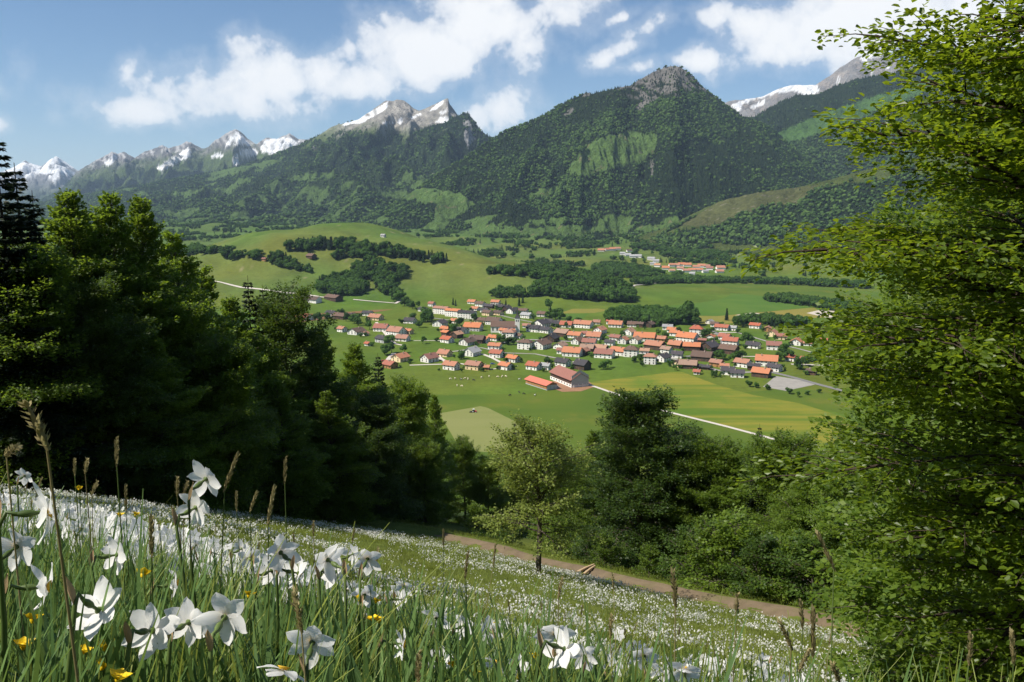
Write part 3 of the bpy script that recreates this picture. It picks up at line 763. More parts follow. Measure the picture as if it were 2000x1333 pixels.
flat_poly('field', [(480, 590), (560, 588), (640, 588), (700, 588), (800, 594), (760, 599), (640, 608), (480, 628)], FM_LUSH, 0.05)
flat_poly('field', [(1236, 562), (1290, 559), (1400, 568), (1500, 580), (1590, 600), (1480, 610), (1400, 617), (1345, 616), (1240, 596)], FM_LUSH, 0.05)
flat_poly('field', [(1345, 617), (1400, 618), (1480, 611), (1590, 601), (1620, 620), (1480, 628), (1400, 634), (1350, 632)], FM_DRY, 0.05)
flat_poly('field', [(1300, 546), (1420, 546), (1560, 556), (1700, 575), (1700, 600), (1600, 590), (1480, 577), (1340, 562)], FM_DARK, 0.05)
flat_poly('field', [(1090, 613), (1120, 603), (1148, 600), (1190, 606), (1160, 612)], FM_DRY, 0.09)
flat_poly('field', [(1080, 628), (1105, 613), (1150, 613), (1130, 628)], FM_LUSH, 0.05)
flat_poly('field', [(1440, 768), (1560, 758), (1680, 780), (1660, 812), (1560, 788), (1470, 772)], FM_DARK, 0.05)
flat_poly('gravel_yard', [(1575, 612), (1600, 606), (1630, 608), (1645, 616), (1620, 622)], M_GRAVEL, 0.1)
flat_poly('gravel_yard', [(1436, 616), (1470, 611), (1486, 613), (1460, 618)], M_GRAVEL, 0.1)
flat_poly('farmyard', [(1070, 748), (1120, 738), (1150, 746), (1162, 756), (1135, 765), (1098, 766), (1080, 760)], M_DIRT, 0.17)
flat_poly('builders_yard', [(1490, 756), (1515, 735), (1560, 742), (1600, 750), (1572, 756), (1535, 764)], M_ASPH2, 0.1)
def road(name, px, width, mat, dz):
    P = [ground_hit(u, v) for u, v in px]
    # resample
    Q = []
    for a, b in zip(P[:-1], P[1:]):
        n = max(2, int((b - a).length / 25))
        for k in range(n): Q.append(a.lerp(b, k / n))
    Q.append(P[-1])
    Vs = []
    for i, q in enumerate(Q):
        d = (Q[min(i + 1, len(Q) - 1)] - Q[max(i - 1, 0)]); d.z = 0; d.normalize()
        nrm = Vector((-d.y, d.x, 0)) * width * 0.5
        for s in (-1, 1):
            p = q + nrm * s
            Vs.append((p.x, p.y, float(V(p.x, p.y)) + dz + (0.5 if q.z > 1 else 0)))
    Fs = [(2 * i, 2 * i + 2, 2 * i + 3, 2 * i + 1) for i in range(len(Q) - 1)]
    me = bpy.data.meshes.new(name); me.from_pydata(Vs, [], Fs); me.materials.append(mat)
    if me.polygons[0].normal.z < 0: me.flip_normals()
    return struct(link(name, me))
road('farm_road', [(1120, 744), (1145, 750), (1300, 804), (1420, 834), (1540, 866), (1620, 892)], 3.6, M_ROAD, 0.21)
for px, w in (([(1348, 630), (1368, 642), (1400, 650), (1412, 664), (1412, 680), (1385, 692), (1340, 697)], 6), ([(1412, 680), (1450, 697), (1500, 697)], 4),
              ([(1505, 727), (1550, 738), (1600, 752), (1650, 765)], 6), ([(1545, 712), (1610, 714), (1660, 716)], 5), ([(800, 714), (900, 711), (960, 722), (1010, 715)], 4),
              ([(942, 692), (962, 700), (985, 712), (1000, 716)], 4), ([(848, 690), (862, 702), (880, 712)], 5), ([(806, 666), (880, 666)], 3), ([(735, 630), (755, 655), (772, 672), (790, 676)], 4),
              ([(770, 690), (760, 700), (752, 712)], 5), ([(1118, 708), (1140, 704)], 3), ([(1290, 604), (1310, 612), (1330, 620)], 5), ([(1400, 650), (1440, 650)], 5), ([(560, 582), (600, 580), (640, 582)], 4),
              ([(380, 545), (430, 552), (470, 562), (540, 570), (600, 577), (622, 580)], 4), ([(690, 586), (770, 593)], 4), ([(772, 594), (785, 586)], 5), ([(1230, 566), (1240, 558), (1290, 554)], 4)):
    road('lane', px, w, M_ROAD if w != 6 else M_ASPH, 0.25)
for px, w in (([(880, 688), (940, 680), (985, 690), (1045, 692), (1085, 700)], 4.5), ([(900, 664), (960, 672), (1040, 664), (1120, 668), (1200, 684), (1300, 698), (1345, 708), (1400, 724), (1450, 728), (1505, 727)], 6.5), ([(1020, 632), (1080, 645), (1130, 650), (1200, 657), (1300, 662), (1340, 662), (1400, 652)], 4.5),
              ([(930, 604), (960, 612), (1000, 622), (1040, 630)], 4), ([(830, 620), (880, 626), (930, 626)], 4), ([(1440, 650), (1500, 668), (1560, 682), (1620, 698)], 4)):
    road('village_street', px, w, M_ASPH2, 0.29)

# =================================================================== HOUSES
ROOFC = {'o': ('orange tile', (0.36, 0.155, 0.090)), 'r': ('red-brown tile', (0.29, 0.105, 0.070)), 't': ('weathered tan tile', (0.34, 0.195, 0.125)), 'd': ('dark slate', (0.055, 0.050, 0.055)),
         'b': ('dark brown', (0.115, 0.075, 0.058)), 'g': ('light grey', (0.27, 0.27, 0.27))}
WALLC = {'w': ('white', (0.74, 0.71, 0.66)), 'c': ('cream', (0.72, 0.56, 0.34)), 'k': ('dark timber', (0.085, 0.055, 0.040)), 'y': ('grey', (0.42, 0.42, 0.41)), 'h': ('honey timber', (0.36, 0.19, 0.08))}
def roof_mat(name, c):
    m, N, out = base_mat(name)
    t = N.n('ShaderNodeTexCoord'); oi = N.n('ShaderNodeObjectInfo')
    n1 = N.noise(t.outputs['Object'], 0.5, 5, 0.65); n2 = N.noise(t.outputs['Object'], 2.2, 4, 0.7)
    w = N.n('ShaderNodeTexWave'); w.bands_direction = 'Y'; w.inputs['Scale'].default_value = 1.1; w.inputs['Distortion'].default_value = 0.6; N.link(t.outputs['Object'], w.inputs[0])
    cc = N.mix(N.m('ADD', N.m('MULTIPLY', n1, 0.6), N.m('MULTIPLY', n2, 0.4)), tuple(x * 0.68 for x in c), tuple(x * 1.28 for x in c))
    cc = N.mix(N.m('MULTIPLY', w.outputs['Fac'], 0.18), cc, tuple(x * 0.45 for x in c))
    hs = N.n('ShaderNodeHueSaturation'); N.link(cc, hs.inputs['Color'])
    N.link(N.lin(oi.outputs['Random'], 0, 1, 0.78, 1.2), hs.inputs['Value']); N.link(N.lin(oi.outputs['Random'], 0, 1, 0.8, 1.1), hs.inputs['Saturation'])
    b = N.n('ShaderNodeBsdfPrincipled'); N.link(hs.outputs[0], b.inputs['Base Color']); b.inputs['Roughness'].default_value = 0.85; b.inputs['Specular IOR Level'].default_value = 0.15
    N.link(b.outputs[0], out.inputs[0]); return m
RM = {k: roof_mat('roof_' + k, c) for k, (n_, c) in ROOFC.items()}
WM = {k: pbr('wall_' + k, c, 0.9, 0.10, 0.8, 0.0, 0.1, 0.08, dirt=tuple(x * 0.72 for x in c)) for k, (n_, c) in WALLC.items()}
M_WIN = pbr('window_glass', (0.035, 0.04, 0.045), 0.25, 0.2, 1.0, 0, 0.5)
M_DOOR = pbr('door_timber', (0.12, 0.07, 0.04), 0.8, 0.3, 3.0)
M_CHIM = pbr('chimney_render', (0.34, 0.27, 0.22), 0.9, 0.2, 2.0)

def boxv(x0, x1, y0, y1, z0, z1):
    return [(x0, y0, z0), (x1, y0, z0), (x1, y1, z0), (x0, y1, z0), (x0, y0, z1), (x1, y0, z1), (x1, y1, z1), (x0, y1, z1)]
BOXF = [(0, 3, 2, 1), (4, 5, 6, 7), (0, 1, 5, 4), (1, 2, 6, 5), (2, 3, 7, 6), (3, 0, 4, 7)]
def pyd(name, Vs, Fs, mats, smooth=False):
    me = bpy.data.meshes.new(name); me.from_pydata([tuple(v) for v in Vs], [], [tuple(f) for f in Fs])
    for m_ in (mats if isinstance(mats, (list, tuple)) else [mats]): me.materials.append(m_)
    if smooth: me.polygons.foreach_set('use_smooth', np.ones(len(Fs), bool))
    return me
UNIT = pyd('unit_box', boxv(-.5, .5, -.5, .5, -.5, .5), BOXF, M_WIN)
_mc = {}
def boxmesh(mat):
    k = mat.name
    if k not in _mc: _mc[k] = pyd('box_' + k, boxv(-.5, .5, -.5, .5, -.5, .5), BOXF, mat)
    return _mc[k]
def gable_wall(L_, D_, E_, Rg, mat, base=None):
    """ridge along x: body of a house with its two gables"""
    x, y = L_ / 2, D_ / 2
    Vs = [(-x, -y, -1), (x, -y, -1), (x, y, -1), (-x, y, -1), (-x, -y, E_), (x, -y, E_), (x, y, E_), (-x, y, E_), (-x, 0, Rg), (x, 0, Rg)]
    Fs = [(0, 1, 5, 4), (2, 3, 7, 6), (1, 2, 6, 9, 5), (3, 0, 4, 8, 7)]
    return pyd('house_wall', Vs, Fs, mat)
def gable_roof(L_, D_, E_, Rg, mat, oh=1.0, th=0.3):
    x = L_ / 2 + oh * 0.9; y = D_ / 2 + oh; sl = (Rg - E_) / (D_ / 2); ez = E_ - sl * oh + 0.12; rz_ = Rg + 0.12
    Vs = []
    for dz in (0, th):
        Vs += [(-x, -y, ez + dz), (x, -y, ez + dz), (x, 0, rz_ + dz), (-x, 0, rz_ + dz), (x, y, ez + dz), (-x, y, ez + dz)]
    Fs = [(6, 7, 8, 9), (9, 8, 10, 11), (3, 2, 1, 0), (5, 4, 2, 3), (0, 1, 7, 6), (4, 5, 11, 10), (1, 2, 8, 7), (2, 4, 10, 8), (5, 3, 9, 11), (3, 0, 6, 9)]
    return pyd('house_roof', Vs, Fs, mat)
def hip_roof(L_, D_, E_, Rg, mat, oh=0.9, th=0.3, hip=0.45):
    x = L_ / 2 + oh; y = D_ / 2 + oh; rxx = L_ / 2 * (1 - hip * 2 * min(1, D_ / L_) * 0.9); rxx = max(rxx, 0.3)
    Vs = [(-x, -y, E_ - 0.3), (x, -y, E_ - 0.3), (x, y, E_ - 0.3), (-x, y, E_ - 0.3), (-x, -y, E_), (x, -y, E_), (x, y, E_), (-x, y, E_), (-rxx, 0, Rg + .3), (rxx, 0, Rg + .3)]
    Fs = [(0, 3, 2, 1), (0, 1, 5, 4), (1, 2, 6, 5), (2, 3, 7, 6), (3, 0, 4, 7), (4, 5, 9, 8), (6, 7, 8, 9), (5, 6, 9), (7, 4, 8)]
    return pyd('house_roof', Vs, Fs, mat)
def box_child(name, mat, parent, c, s):
    return link(name, boxmesh(mat), parent, c, None, s)

HRNG = random.Random(11)
_hm = {}
def build_house(name, p, L_, D_, E_, Rg, rz, roof, wall, kind='gable', windows=True, storeys=2, chimney=True):
    root = empty(name, p, rz)
    key = (round(L_ * 2) / 2, round(D_ * 2) / 2, round(E_ * 2) / 2, round(Rg * 2) / 2, roof, wall, kind)
    L_, D_, E_, Rg = key[:4]
    if key not in _hm:
        wme = gable_wall(L_, D_, E_, Rg if kind != 'hip' else E_, WM[wall])
        rme = hip_roof(L_, D_, E_, Rg, RM[roof]) if kind == 'hip' else gable_roof(L_, D_, E_, Rg, RM[roof])
        _hm[key] = (wme, rme)
    wme, rme = _hm[key]
    link('wall', wme, root); rf = link('roof', rme, root)
    if chimney: link('chimney', boxmesh(M_CHIM), rf, (L_ * HRNG.uniform(-.25, .3), -D_ * 0.12, Rg + 0.3), None, (0.9, 0.8, 2.0))
    if windows:
        nl = max(2, int(L_ / 4)); nd = max(2, int(D_ / 4.5))
        for s in range(storeys):
            z = 1.6 + s * (E_ - 0.6) / storeys
            if z > E_ - 0.6: continue
            for k in range(nl):
                if s == 0 and k == nl // 2:
                    box_child('door', M_DOOR, root, (L_ * ((k + .5) / nl - .5), -D_ / 2 - 0.03, 1.05), (1.3, 0.12, 2.1))
                else:
                    box_child('window', M_WIN, root, (L_ * ((k + .5) / nl - .5), -D_ / 2 - 0.03, z), (1.2, 0.12, 1.4))
            for k in range(nd):
                box_child('window', M_WIN, root, (-L_ / 2 - 0.03, D_ * ((k + .5) / nd - .5), z), (0.12, 1.2, 1.4))
                box_child('window', M_WIN, root, (L_ / 2 + 0.03, D_ * ((k + .5) / nd - .5), z), (0.12, 1.2, 1.4))
        if kind != 'hip' and Rg - E_ > 2.4:
            for sx in (-1, 1): box_child('window', M_WIN, root, (sx * (L_ / 2 + 0.03), 0, E_ + 0.9), (0.12, 1.2, 1.3))
    return root

# (u, v of the front edge on the ground, ridge length px, 'R' eave side / 'G' gable towards us, roof, wall)
HOUSES = """540 615 11 G o w|569 616 20 R o w|596 626 24 R r w|548 628 16 R d w|646 618 18 R d w|664 624 28 R b k|684 622 16 G b c|717 617 18 R d w|733 626 24 R o c|744 648 26 R r w
667 649 15 R o w|695 654 24 G b w|713 656 9 G o w|747 670 24 R d y|773 655 30 R o w|798 653 15 R o c|786 667 23 R o w|718 676 11 R r w|781 707 24 G o c|761 720 25 R r h
826 609 16 R d w|843 599 12 R r w|800 632 20 R d w|859 638 21 G d w|888 632 14 R o w|922 594 15 R o w|938 599 16 R b w|968 596 15 R o w|955 603 17 R d k|977 604 16 R d k
989 608 17 G d k|1002 613 18 G d w|1022 613 17 R b w|1029 622 20 R g w|947 611 15 R d w|952 617 17 R b c|973 616 17 R b c|928 607 15 R o w|938 631 20 R b c|965 635 27 R b w
1029 641 14 R o w|1043 649 24 R d w|1058 639 24 G d w|1071 634 17 R d y|1058 619 15 R b w|1090 638 18 R d w|1107 640 22 R r w|1140 641 34 R o w|1166 634 12 R o w|1173 652 18 G o w
1204 640 24 R o w|1192 634 12 R r w|870 648 17 R o h|871 657 16 R o k|873 670 22 R r w|892 661 17 G t k|902 652 21 R d w|924 647 32 R o y|913 675 23 G b w|932 671 27 R b k
948 670 14 R o w|965 666 21 R o w|967 683 22 R o w|994 662 23 H o w|984 652 15 R o w|1012 661 15 R b w|1026 683 26 H b w|1057 682 29 G b w|1077 668 24 G d k|1100 658 27 R t k
1066 651 24 R d w|1124 661 24 R o w|1143 658 12 R r w|1162 664 26 R o w|1095 682 20 G t w|1152 675 24 R r w|1128 673 17 G b w|1119 697 33 R o w|1096 692 14 R r w|1143 694 13 G o k
1148 687 24 R t k|1174 686 24 R t k|1182 700 34 R r w|1203 666 19 R r w|1192 675 17 R d w|1230 655 18 G t w|1218 672 17 G o w|1211 695 31 R o w|1234 698 26 H b w|1236 639 17 R b w
1251 640 13 R b k|1270 640 16 G b k|1305 645 18 R g w|1313 650 15 R o w|1319 657 17 R o w|1361 655 23 H r w|1261 667 38 R o w|1291 668 21 R o h|1242 672 18 G t w|1387 633 11 G g w
1397 639 14 R b w|1412 646 24 R r w|1432 646 14 R g w|1417 664 20 R r w|1429 675 27 R r w|1345 668 36 R o w|1321 681 24 R o k|1353 686 30 R o k|1373 671 14 R r k|1390 664 15 G o w
1388 686 28 G d k|1281 684 34 R o k|1303 691 19 R t w|1324 700 19 R d w|1271 712 23 H o w|1296 707 22 G d w|1260 692 16 R t w|1346 721 31 R t k|1323 717 14 G b c|1374 706 36 R b k
1426 692 32 R b k|1401 717 22 R o h|1416 720 15 R o w|1424 733 22 R d w|1442 738 24 R d w|1380 723 13 R d k|1365 721 11 R d k|1362 732 10 R r w|1477 642 19 R r w|1477 628 13 R r w
1501 648 12 G o h|1511 658 18 G o c|1528 664 20 R r c|1558 675 20 G o w|1579 676 14 R o w|1614 692 17 G o c|1473 681 24 R d w|1514 684 26 R r w|1501 716 38 R o w|1515 726 24 R d w
1453 718 26 R o w|1474 724 22 R d k|1490 738 31 R o k|1545 706 16 R r w|1573 706 13 R r w|1587 733 17 R b k|1611 669 12 R r w|868 697 23 R o c|838 708 23 G r w|921 696 25 G g w
970 699 23 R r w|1002 708 22 R o w|881 723 27 R o w|926 723 28 R o c|949 723 13 R o h|988 723 22 R o w|1043 723 24 R r w|1066 723 16 R g w|1100 716 25 R d w|1138 723 26 R d k
610 592 28 R b w|650 588 37 R b k|607 507 16 R b k|516 511 8 R r h|1219 540 9 R g w|1270 553 11 R o w|848 512 12 R g w|748 464 8 R g w|1408 490 9 R b w|1528 492 12 R b w"""
HL = []
for line in HOUSES.split('\n'):
    for it in line.split('|'):
        a = it.split(); HL.append((float(a[0]), float(a[1]), float(a[2]), a[3], a[4], a[5]))
# the hamlet across the valley
HAM = """1174 491 10 R o w|1187 490 8 R r w|1196 489 9 R o w|1206 488 9 R o w|1229 492 8 R b w|1226 500 9 R g w|1236 503 10 R g w|1247 503 10 R g w|1216 498 8 R g w|1272 508 11 R g w|1281 512 9 R g w
1275 518 8 R g w|1284 521 9 R t w|1300 526 11 R o w|1312 521 9 R o w|1322 521 10 R o w|1331 519 10 R o w|1342 520 12 R o w|1329 527 10 R o w|1340 532 11 R o w|1351 530 11 R o w|1360 524 11 R o w
1370 522 11 R o w|1380 523 10 R o w|1386 527 10 R r w|1366 530 10 R o w|1377 533 9 R g w|1407 526 13 R o w|1405 533 12 R o w|1352 537 8 R g w|1312 531 9 R t w"""
NAMES_DIR = {}
LM = [(985, 640, 'the church'), (886, 614, 'the white apartment blocks'), (1100, 745, 'the big red-roofed barn'), (1347, 700, 'the tan-roofed barn'), (1353, 680, 'the long orange roofs'), (1501, 714, 'the large orange farmhouse'),
      (650, 587, 'the farm under the wooded knoll'), (1361, 652, 'the tall hipped house'), (1026, 682, 'the tall brown-hipped house'), (885, 715, 'the row facing the cow pasture'), (1270, 615, 'the wood behind the village'), (1510, 655, 'the new houses at the right end')]
def describe(u, v, roof, wall, w, far):
    dl = [(math.hypot(u - a, (v - b) * 2.2), a, b, n_) for a, b, n_ in LM]
    d, a, b, n_ = min(dl)
    if d < 9: d, a, b, n_ = sorted(dl)[1]
    rel = ('left of' if u < a else 'right of') if abs(u - a) > abs(v - b) * 2.2 else ('behind' if v < b else 'in front of')
    size = 'small ' if w < 14 else ('large ' if w > 27 else '')
    return '%s%s-roofed %s house' % (size, ROOFC[roof][0], WALLC[wall][0]), rel, n_, d
ORD = ['', 'second ', 'third ', 'fourth ', 'fifth ', 'sixth ', 'seventh ', 'eighth ']
recs = []
for i, (u, v, w, o_, rf, wl) in enumerate(HL):
    g = ground_hit(u, v); mpp = g.y / FPX
    L_ = w * mpp * (1.06 if o_ == 'R' else 1.04)
    if o_ == 'G': D_ = L_ * 0.95; L_ = L_ * 1.15
    else: D_ = min(L_ * HRNG.uniform(0.66, 0.8), 15.0)
    D_ = max(D_, 5.0); L_ = max(L_, 5.5)
    E_ = HRNG.uniform(3.6, 5.0) if w < 26 else HRNG.uniform(4.6, 5.8)
    if L_ < 8: E_ = 3.0
    if o_ == 'H': E_ = 8.2 if v > 650 else 7.0
    Rg = E_ + D_ * 0.5 * HRNG.uniform(0.52, 0.68)
    rz = R(HRNG.uniform(-46, -16)) if o_ != 'G' else R(HRNG.uniform(44, 66))
    if o_ == 'H': rz = R(HRNG.uniform(-26, -14))
    p = Vector((g.x, g.y + D_ * 0.42, 0)); p.z = float(V(p.x, p.y))
    recs.append((u, v, w, rf, wl, p, L_, D_, E_, Rg, rz, o_))
seen = {}
for r_ in sorted(recs, key=lambda q: describe(q[0], q[1], q[3], q[4], q[2], 0)[3]):
    u, v, w, rf, wl, p, L_, D_, E_, Rg, rz, o_ = r_
    h = build_house('village_house', p, L_, D_, E_, Rg, rz, rf, wl, 'hip' if o_ == 'H' else 'gable', True, 3 if o_ == 'H' else (2 if E_ > 4 else 1))
    d_, rel, n_, _ = describe(u, v, rf, wl, w, 0)
    k = (d_, rel, n_); c = seen.get(k, 0); seen[k] = c + 1
    lab = '%s %s %s' % (d_, rel, n_) if c == 0 else '%snearest %s %s %s' % (ORD[min(c, 7)], d_, rel, n_)
    tag(h, lab, 'house', 'houses of the village')
hk = {}
for line in HAM.split('\n'):
    for it in line.split('|'):
        a = it.split(); u, v, w, rf, wl = float(a[0]), float(a[1]), float(a[2]), a[4], a[5]
        g = ground_hit(u, v); L_ = max(7, w * g.y / FPX * 1.25); D_ = L_ * 0.75; E_ = HRNG.uniform(3.5, 5); Rg = E_ + D_ * .3
        h = build_house('hamlet_house', g, L_, D_, E_, Rg, R(HRNG.uniform(-25, 10)), rf, wl, 'gable', False, 1, False)
        part = 'at the upper left end of' if u < 1212 else ('on the left slope of' if u < 1255 else ('in the middle gap of' if u < 1295 else ('in the dense orange-roofed core of' if u < 1395 else 'at the right end of')))
        k = (rf, part); hk[k] = hk.get(k, 0) + 1
        tag(h, '%s%s-roofed house %s the hamlet across the valley' % (('tiny ', 'second ', 'third ', 'fourth ', 'fifth ', 'sixth ', 'seventh ', 'eighth ', 'ninth ', 'tenth ', 'eleventh ', 'twelfth ', 'thirteenth ', 'fourteenth ', 'fifteenth ')[hk[k] - 1], ROOFC[rf][0], part), 'house', 'houses of the hamlet across the valley')

# ---- three apartment blocks
for (u, v, wpx, rf, lab) in ((862, 614, 33, 'o', 'white apartment block with orange roof, leftmost of the three above the village'), (886, 619, 33, 'o', 'white apartment block with orange roof, middle of the three above the village'),
                             (912, 623, 36, 'd', 'white apartment block with dark grey roof, rightmost of the three')):
    g = ground_hit(u, v); mpp = g.y / FPX
    h = build_house('apartment_block', Vector((g.x, g.y + 5, 0)), wpx * mpp, 11, 9.0, 11.4, R(-32 if rf == 'o' else -24), rf, 'w', 'gable', True, 3)
    tag(h, lab, 'apartment block', 'three apartment blocks')
# ---- church: nave with arched windows, choir, square tower with dark spire
g = ground_hit(984, 650); mpp = g.y / FPX
ch = empty('church', Vector((g.x, g.y + 6, 0)), R(-4)); Lc = 50 * mpp
link('nave_wall', gable_wall(Lc, 14, 8.0, 14.0, WM['w']), ch); link('nave_roof', gable_roof(Lc, 14, 8.0, 14.0, RM['b'], 0.7), ch)
def arch_mesh(w, h, n=8):
    Vs = []; 
    prof = [(-w / 2, 0), (w / 2, 0)] + [(w / 2 * math.cos(math.pi * k / n), h - w / 2 + w / 2 * math.sin(math.pi * k / n)) for k in range(n + 1)]
    for y in (-0.08, 0.08): Vs += [(a, y, b) for a, b in prof]
    m_ = len(prof); Fs = [tuple(range(m_)), tuple(range(2 * m_ - 1, m_ - 1, -1))] + [(k, m_ + k, m_ + (k + 1) % m_, (k + 1) % m_) for k in range(m_)]
    return pyd('arched_window', Vs, Fs, M_WIN)
AW = arch_mesh(1.7, 4.2)
for k in range(6): link('window', AW, ch, (Lc * ((k + .5) / 6 - .5), -7.02, 2.4))
tw = link('tower', boxmesh(WM['w']), ch, (Lc / 2 + 1.5, -2.5, 9.0), None, (6.0, 6.0, 20.0))
sp = pyd('spire', [(-3.5, -3.5, 0), (3.5, -3.5, 0), (3.5, 3.5, 0), (-3.5, 3.5, 0), (-1.2, -1.2, 4.2), (1.2, -1.2, 4.2), (1.2, 1.2, 4.2), (-1.2, 1.2, 4.2), (0, 0, 15)],
         [(3, 2, 1, 0), (0, 1, 5, 4), (1, 2, 6, 5), (2, 3, 7, 6), (3, 0, 4, 7), (4, 5, 8), (5, 6, 8), (6, 7, 8), (7, 4, 8)], RM['d'])
link('spire', sp, ch, (Lc / 2 + 1.5, -2.5, 19.0))
AB = arch_mesh(1.2, 2.6)
for dx_ in (-1.2, 1.2): link('belfry_window', AB, ch, (Lc / 2 + 1.5 + dx_, -5.52, 14.2))
for dx_ in (-1.2, 1.2): link('belfry_window', AB, ch, (Lc / 2 - 1.52, -2.5 + dx_, 14.2), (0, 0, R(90)))
link('porch', gable_wall(9, 6, 3.4, 5.2, WM['w']), ch, (Lc * 0.32, -9.5, 0)); link('porch_roof', gable_roof(9, 6, 3.4, 5.2, RM['o'], 0.6), ch, (Lc * 0.32, -9.5, 0))
tag(ch, 'white village church with long brown roof and square tower under a dark spire', 'church')

# ---- the two farm sheds in the pasture
def barn(name, a_px, b_px, depth, E_, Rg, roof, wall_lo, wall_hi, lab, bands):
    A = ground_hit(*a_px); B = ground_hit(*b_px); d = B - A; L_ = d.length; rz = math.atan2(d.y, d.x)
    nrm = Vector((-d.y, d.x, 0)).normalized(); mid = (A + B) / 2 + nrm * depth / 2
    root = empty(name, Vector((mid.x, mid.y, 0)), rz)
    link('wall', gable_wall(L_, depth, E_, Rg, WM[wall_hi]), root)
    link('roof', gable_roof(L_, depth, E_, Rg, RM[roof] if isinstance(roof, str) else roof, 1.3, 0.35), root)
    link('plinth', boxmesh(WM[wall_lo]), root, (0, 0, bands / 2 - 0.3), None, (L_ + 0.3, depth + 0.3, bands + 0.6))
    return root, L_, depth
bn, L_, D_ = barn('cattle_barn', (1075, 741), (1116, 758), 17, 7.2, 12.2, 'r', 'w', 'k', '', 3.0)  # dark upper walls: the eaves' shadow put into the colour, white below it
for k in range(8): box_child('window', M_WIN, bn, (L_ * ((k + .5) / 8 - .5), -D_ / 2 - 0.2, 1.9), (1.9, 0.14, 1.1))
gm = gable_wall(0.4, D_ + 0.1, 7.2, 12.3, WM['y']); link('gable_cladding', gm, bn, (L_ / 2 + 0.25, 0, 3.02))  # grey sheet over the right gable, its shade painted as colour
for k in range(4): box_child('post', WM['w'], bn, (L_ / 2 + 0.75, D_ * ((k + .5) / 4 - .5), 1.5), (0.5, 0.5, 3.2))
for k in range(3): box_child('roof_light', WM['w'], bn, (-L_ * 0.25 + k * L_ * 0.27, -D_ * 0.25, 10.05), (0.9, 1.4, 0.12)).rotation_euler = (math.atan2(5.0, D_ / 2), 0, 0)
tag(bn, 'large cattle barn with long red-brown roof and shaded gable beside the farm road', 'barn')
sh, L_, D_ = barn('storage_shed', (1027, 750), (1068, 763), 11, 4.4, 6.6, roof_mat('roof_red_sheet', (0.45, 0.15, 0.11)), 'y', 'h', '', 0.8)
for k in range(7): box_child('wall_panel', WM['h'], sh, (L_ * ((k + .5) / 7 - .5), -D_ / 2 - 0.22, 2.6), (L_ / 7 - 0.35, 0.16, 3.3))
for k in range(3): box_child('door', WM['y'], sh, (L_ / 2 + 0.22, D_ * ((k + .5) / 3 - .5), 2.2), (0.16, D_ / 3 - 0.3, 4.0))
tag(sh, 'long timber shed with bright red roof in front of the big barn', 'shed')

# ---- vehicles, cows
M_TYRE = pbr('tyre', (0.02, 0.02, 0.02), 0.9, 0.2, 4.0)
M_RIM = pbr('rim', (0.5, 0.5, 0.48), 0.5, 0.1, 4.0)
def paint(name, c): return pbr(name, c, 0.35, 0.05, 2.0, 0, 0.5)
M_RED, M_WHITEP, M_BLUEP = paint('red_paint', (0.45, 0.03, 0.03)), paint('white_paint', (0.75, 0.75, 0.73)), paint('blue_paint', (0.05, 0.1, 0.35))
def wheel_mesh(r, w, mat, n=16):
    Vs = []; Fs = []
    for y, rad in ((-w / 2, r * .82), (-w / 2 + .05 * r, r), (w / 2 - .05 * r, r), (w / 2, r * .82)):
        Vs += [(rad * math.cos(2 * math.pi * k / n), y, rad * math.sin(2 * math.pi * k / n)) for k in range(n)]
    for a in range(3):
        for k in range(n): Fs.append((a * n + k, (a + 1) * n + k, (a + 1) * n + (k + 1) % n, a * n + (k + 1) % n))
    Fs += [tuple(range(n)), tuple(range(4 * n - 1, 3 * n - 1, -1))]
    return pyd('wheel', Vs, Fs, mat)
def prism(name, prof, w, mat):
    m_ = len(prof); Vs = [(a, -w / 2, b) for a, b in prof] + [(a, w / 2, b) for a, b in prof]
    Fs = [tuple(range(m_)), tuple(range(2 * m_ - 1, m_ - 1, -1))] + [(k, m_ + k, m_ + (k + 1) % m_, (k + 1) % m_) for k in range(m_)]
    return pyd(name, Vs, Fs, mat)
def wheels(root, spots, mt, mr):
    for (x, y, z) in spots:
        w_ = link('wheel', mt, root, (x, y, z)); link('rim', mr, w_)
def make_car(p, rz, mat, lab, van=False):
    r_ = empty('parked_car', p, rz)
    prof = [(-2.1, .35), (2.1, .35), (2.15, .8), (1.9, .98), (1.0, 1.05), (-2.0, 1.1), (-2.15, .8)] if not van else [(-2.3, .35), (2.3, .35), (2.3, 1.2), (1.7, 1.3), (-2.3, 1.35)]
    link('body', prism('car_body', prof, 1.75, mat), r_)
    cab = [(1.0, 1.04), (.3, 1.5), (-1.4, 1.52), (-2.0, 1.09)] if not van else [(1.7, 1.29), (1.1, 2.1), (-2.3, 2.15), (-2.3, 1.34)]
    link('cabin', prism('cabin', cab, 1.55, M_WIN), r_)
    rf = [(.25, 1.5), (-1.35, 1.52), (-1.35, 1.57), (.25, 1.55)] if not van else [(1.1, 2.1), (-2.3, 2.15), (-2.3, 2.22), (1.1, 2.17)]
    link('roof_panel', prism('roof_panel', rf, 1.5, mat), r_)
    wheels(r_, [(x, y, .33) for x in (-1.3, 1.3) for y in (-.82, .82)], _wt, _wr)
    return tag(r_, lab, 'car' if not van else 'van')
_wt = wheel_mesh(.33, .22, M_TYRE); _wr = wheel_mesh(.19, .24, M_RIM)
make_car(ground_hit(749, 706), R(35), M_RED, 'small red car on the lane at the left edge of the village')
make_car(ground_hit(1087, 758), R(10), M_WHITEP, 'white van parked in the yard between shed and barn', True)
make_car(ground_hit(845, 694), R(-30), M_WHITEP, 'white car on the lane between the front houses')
make_car(ground_hit(962, 712), R(10), M_BLUEP, 'dark blue car near the lane behind the front row')
make_car(ground_hit(1339, 655), R(15), M_WHITEP, 'white car in the yard left of the tall hipped house')
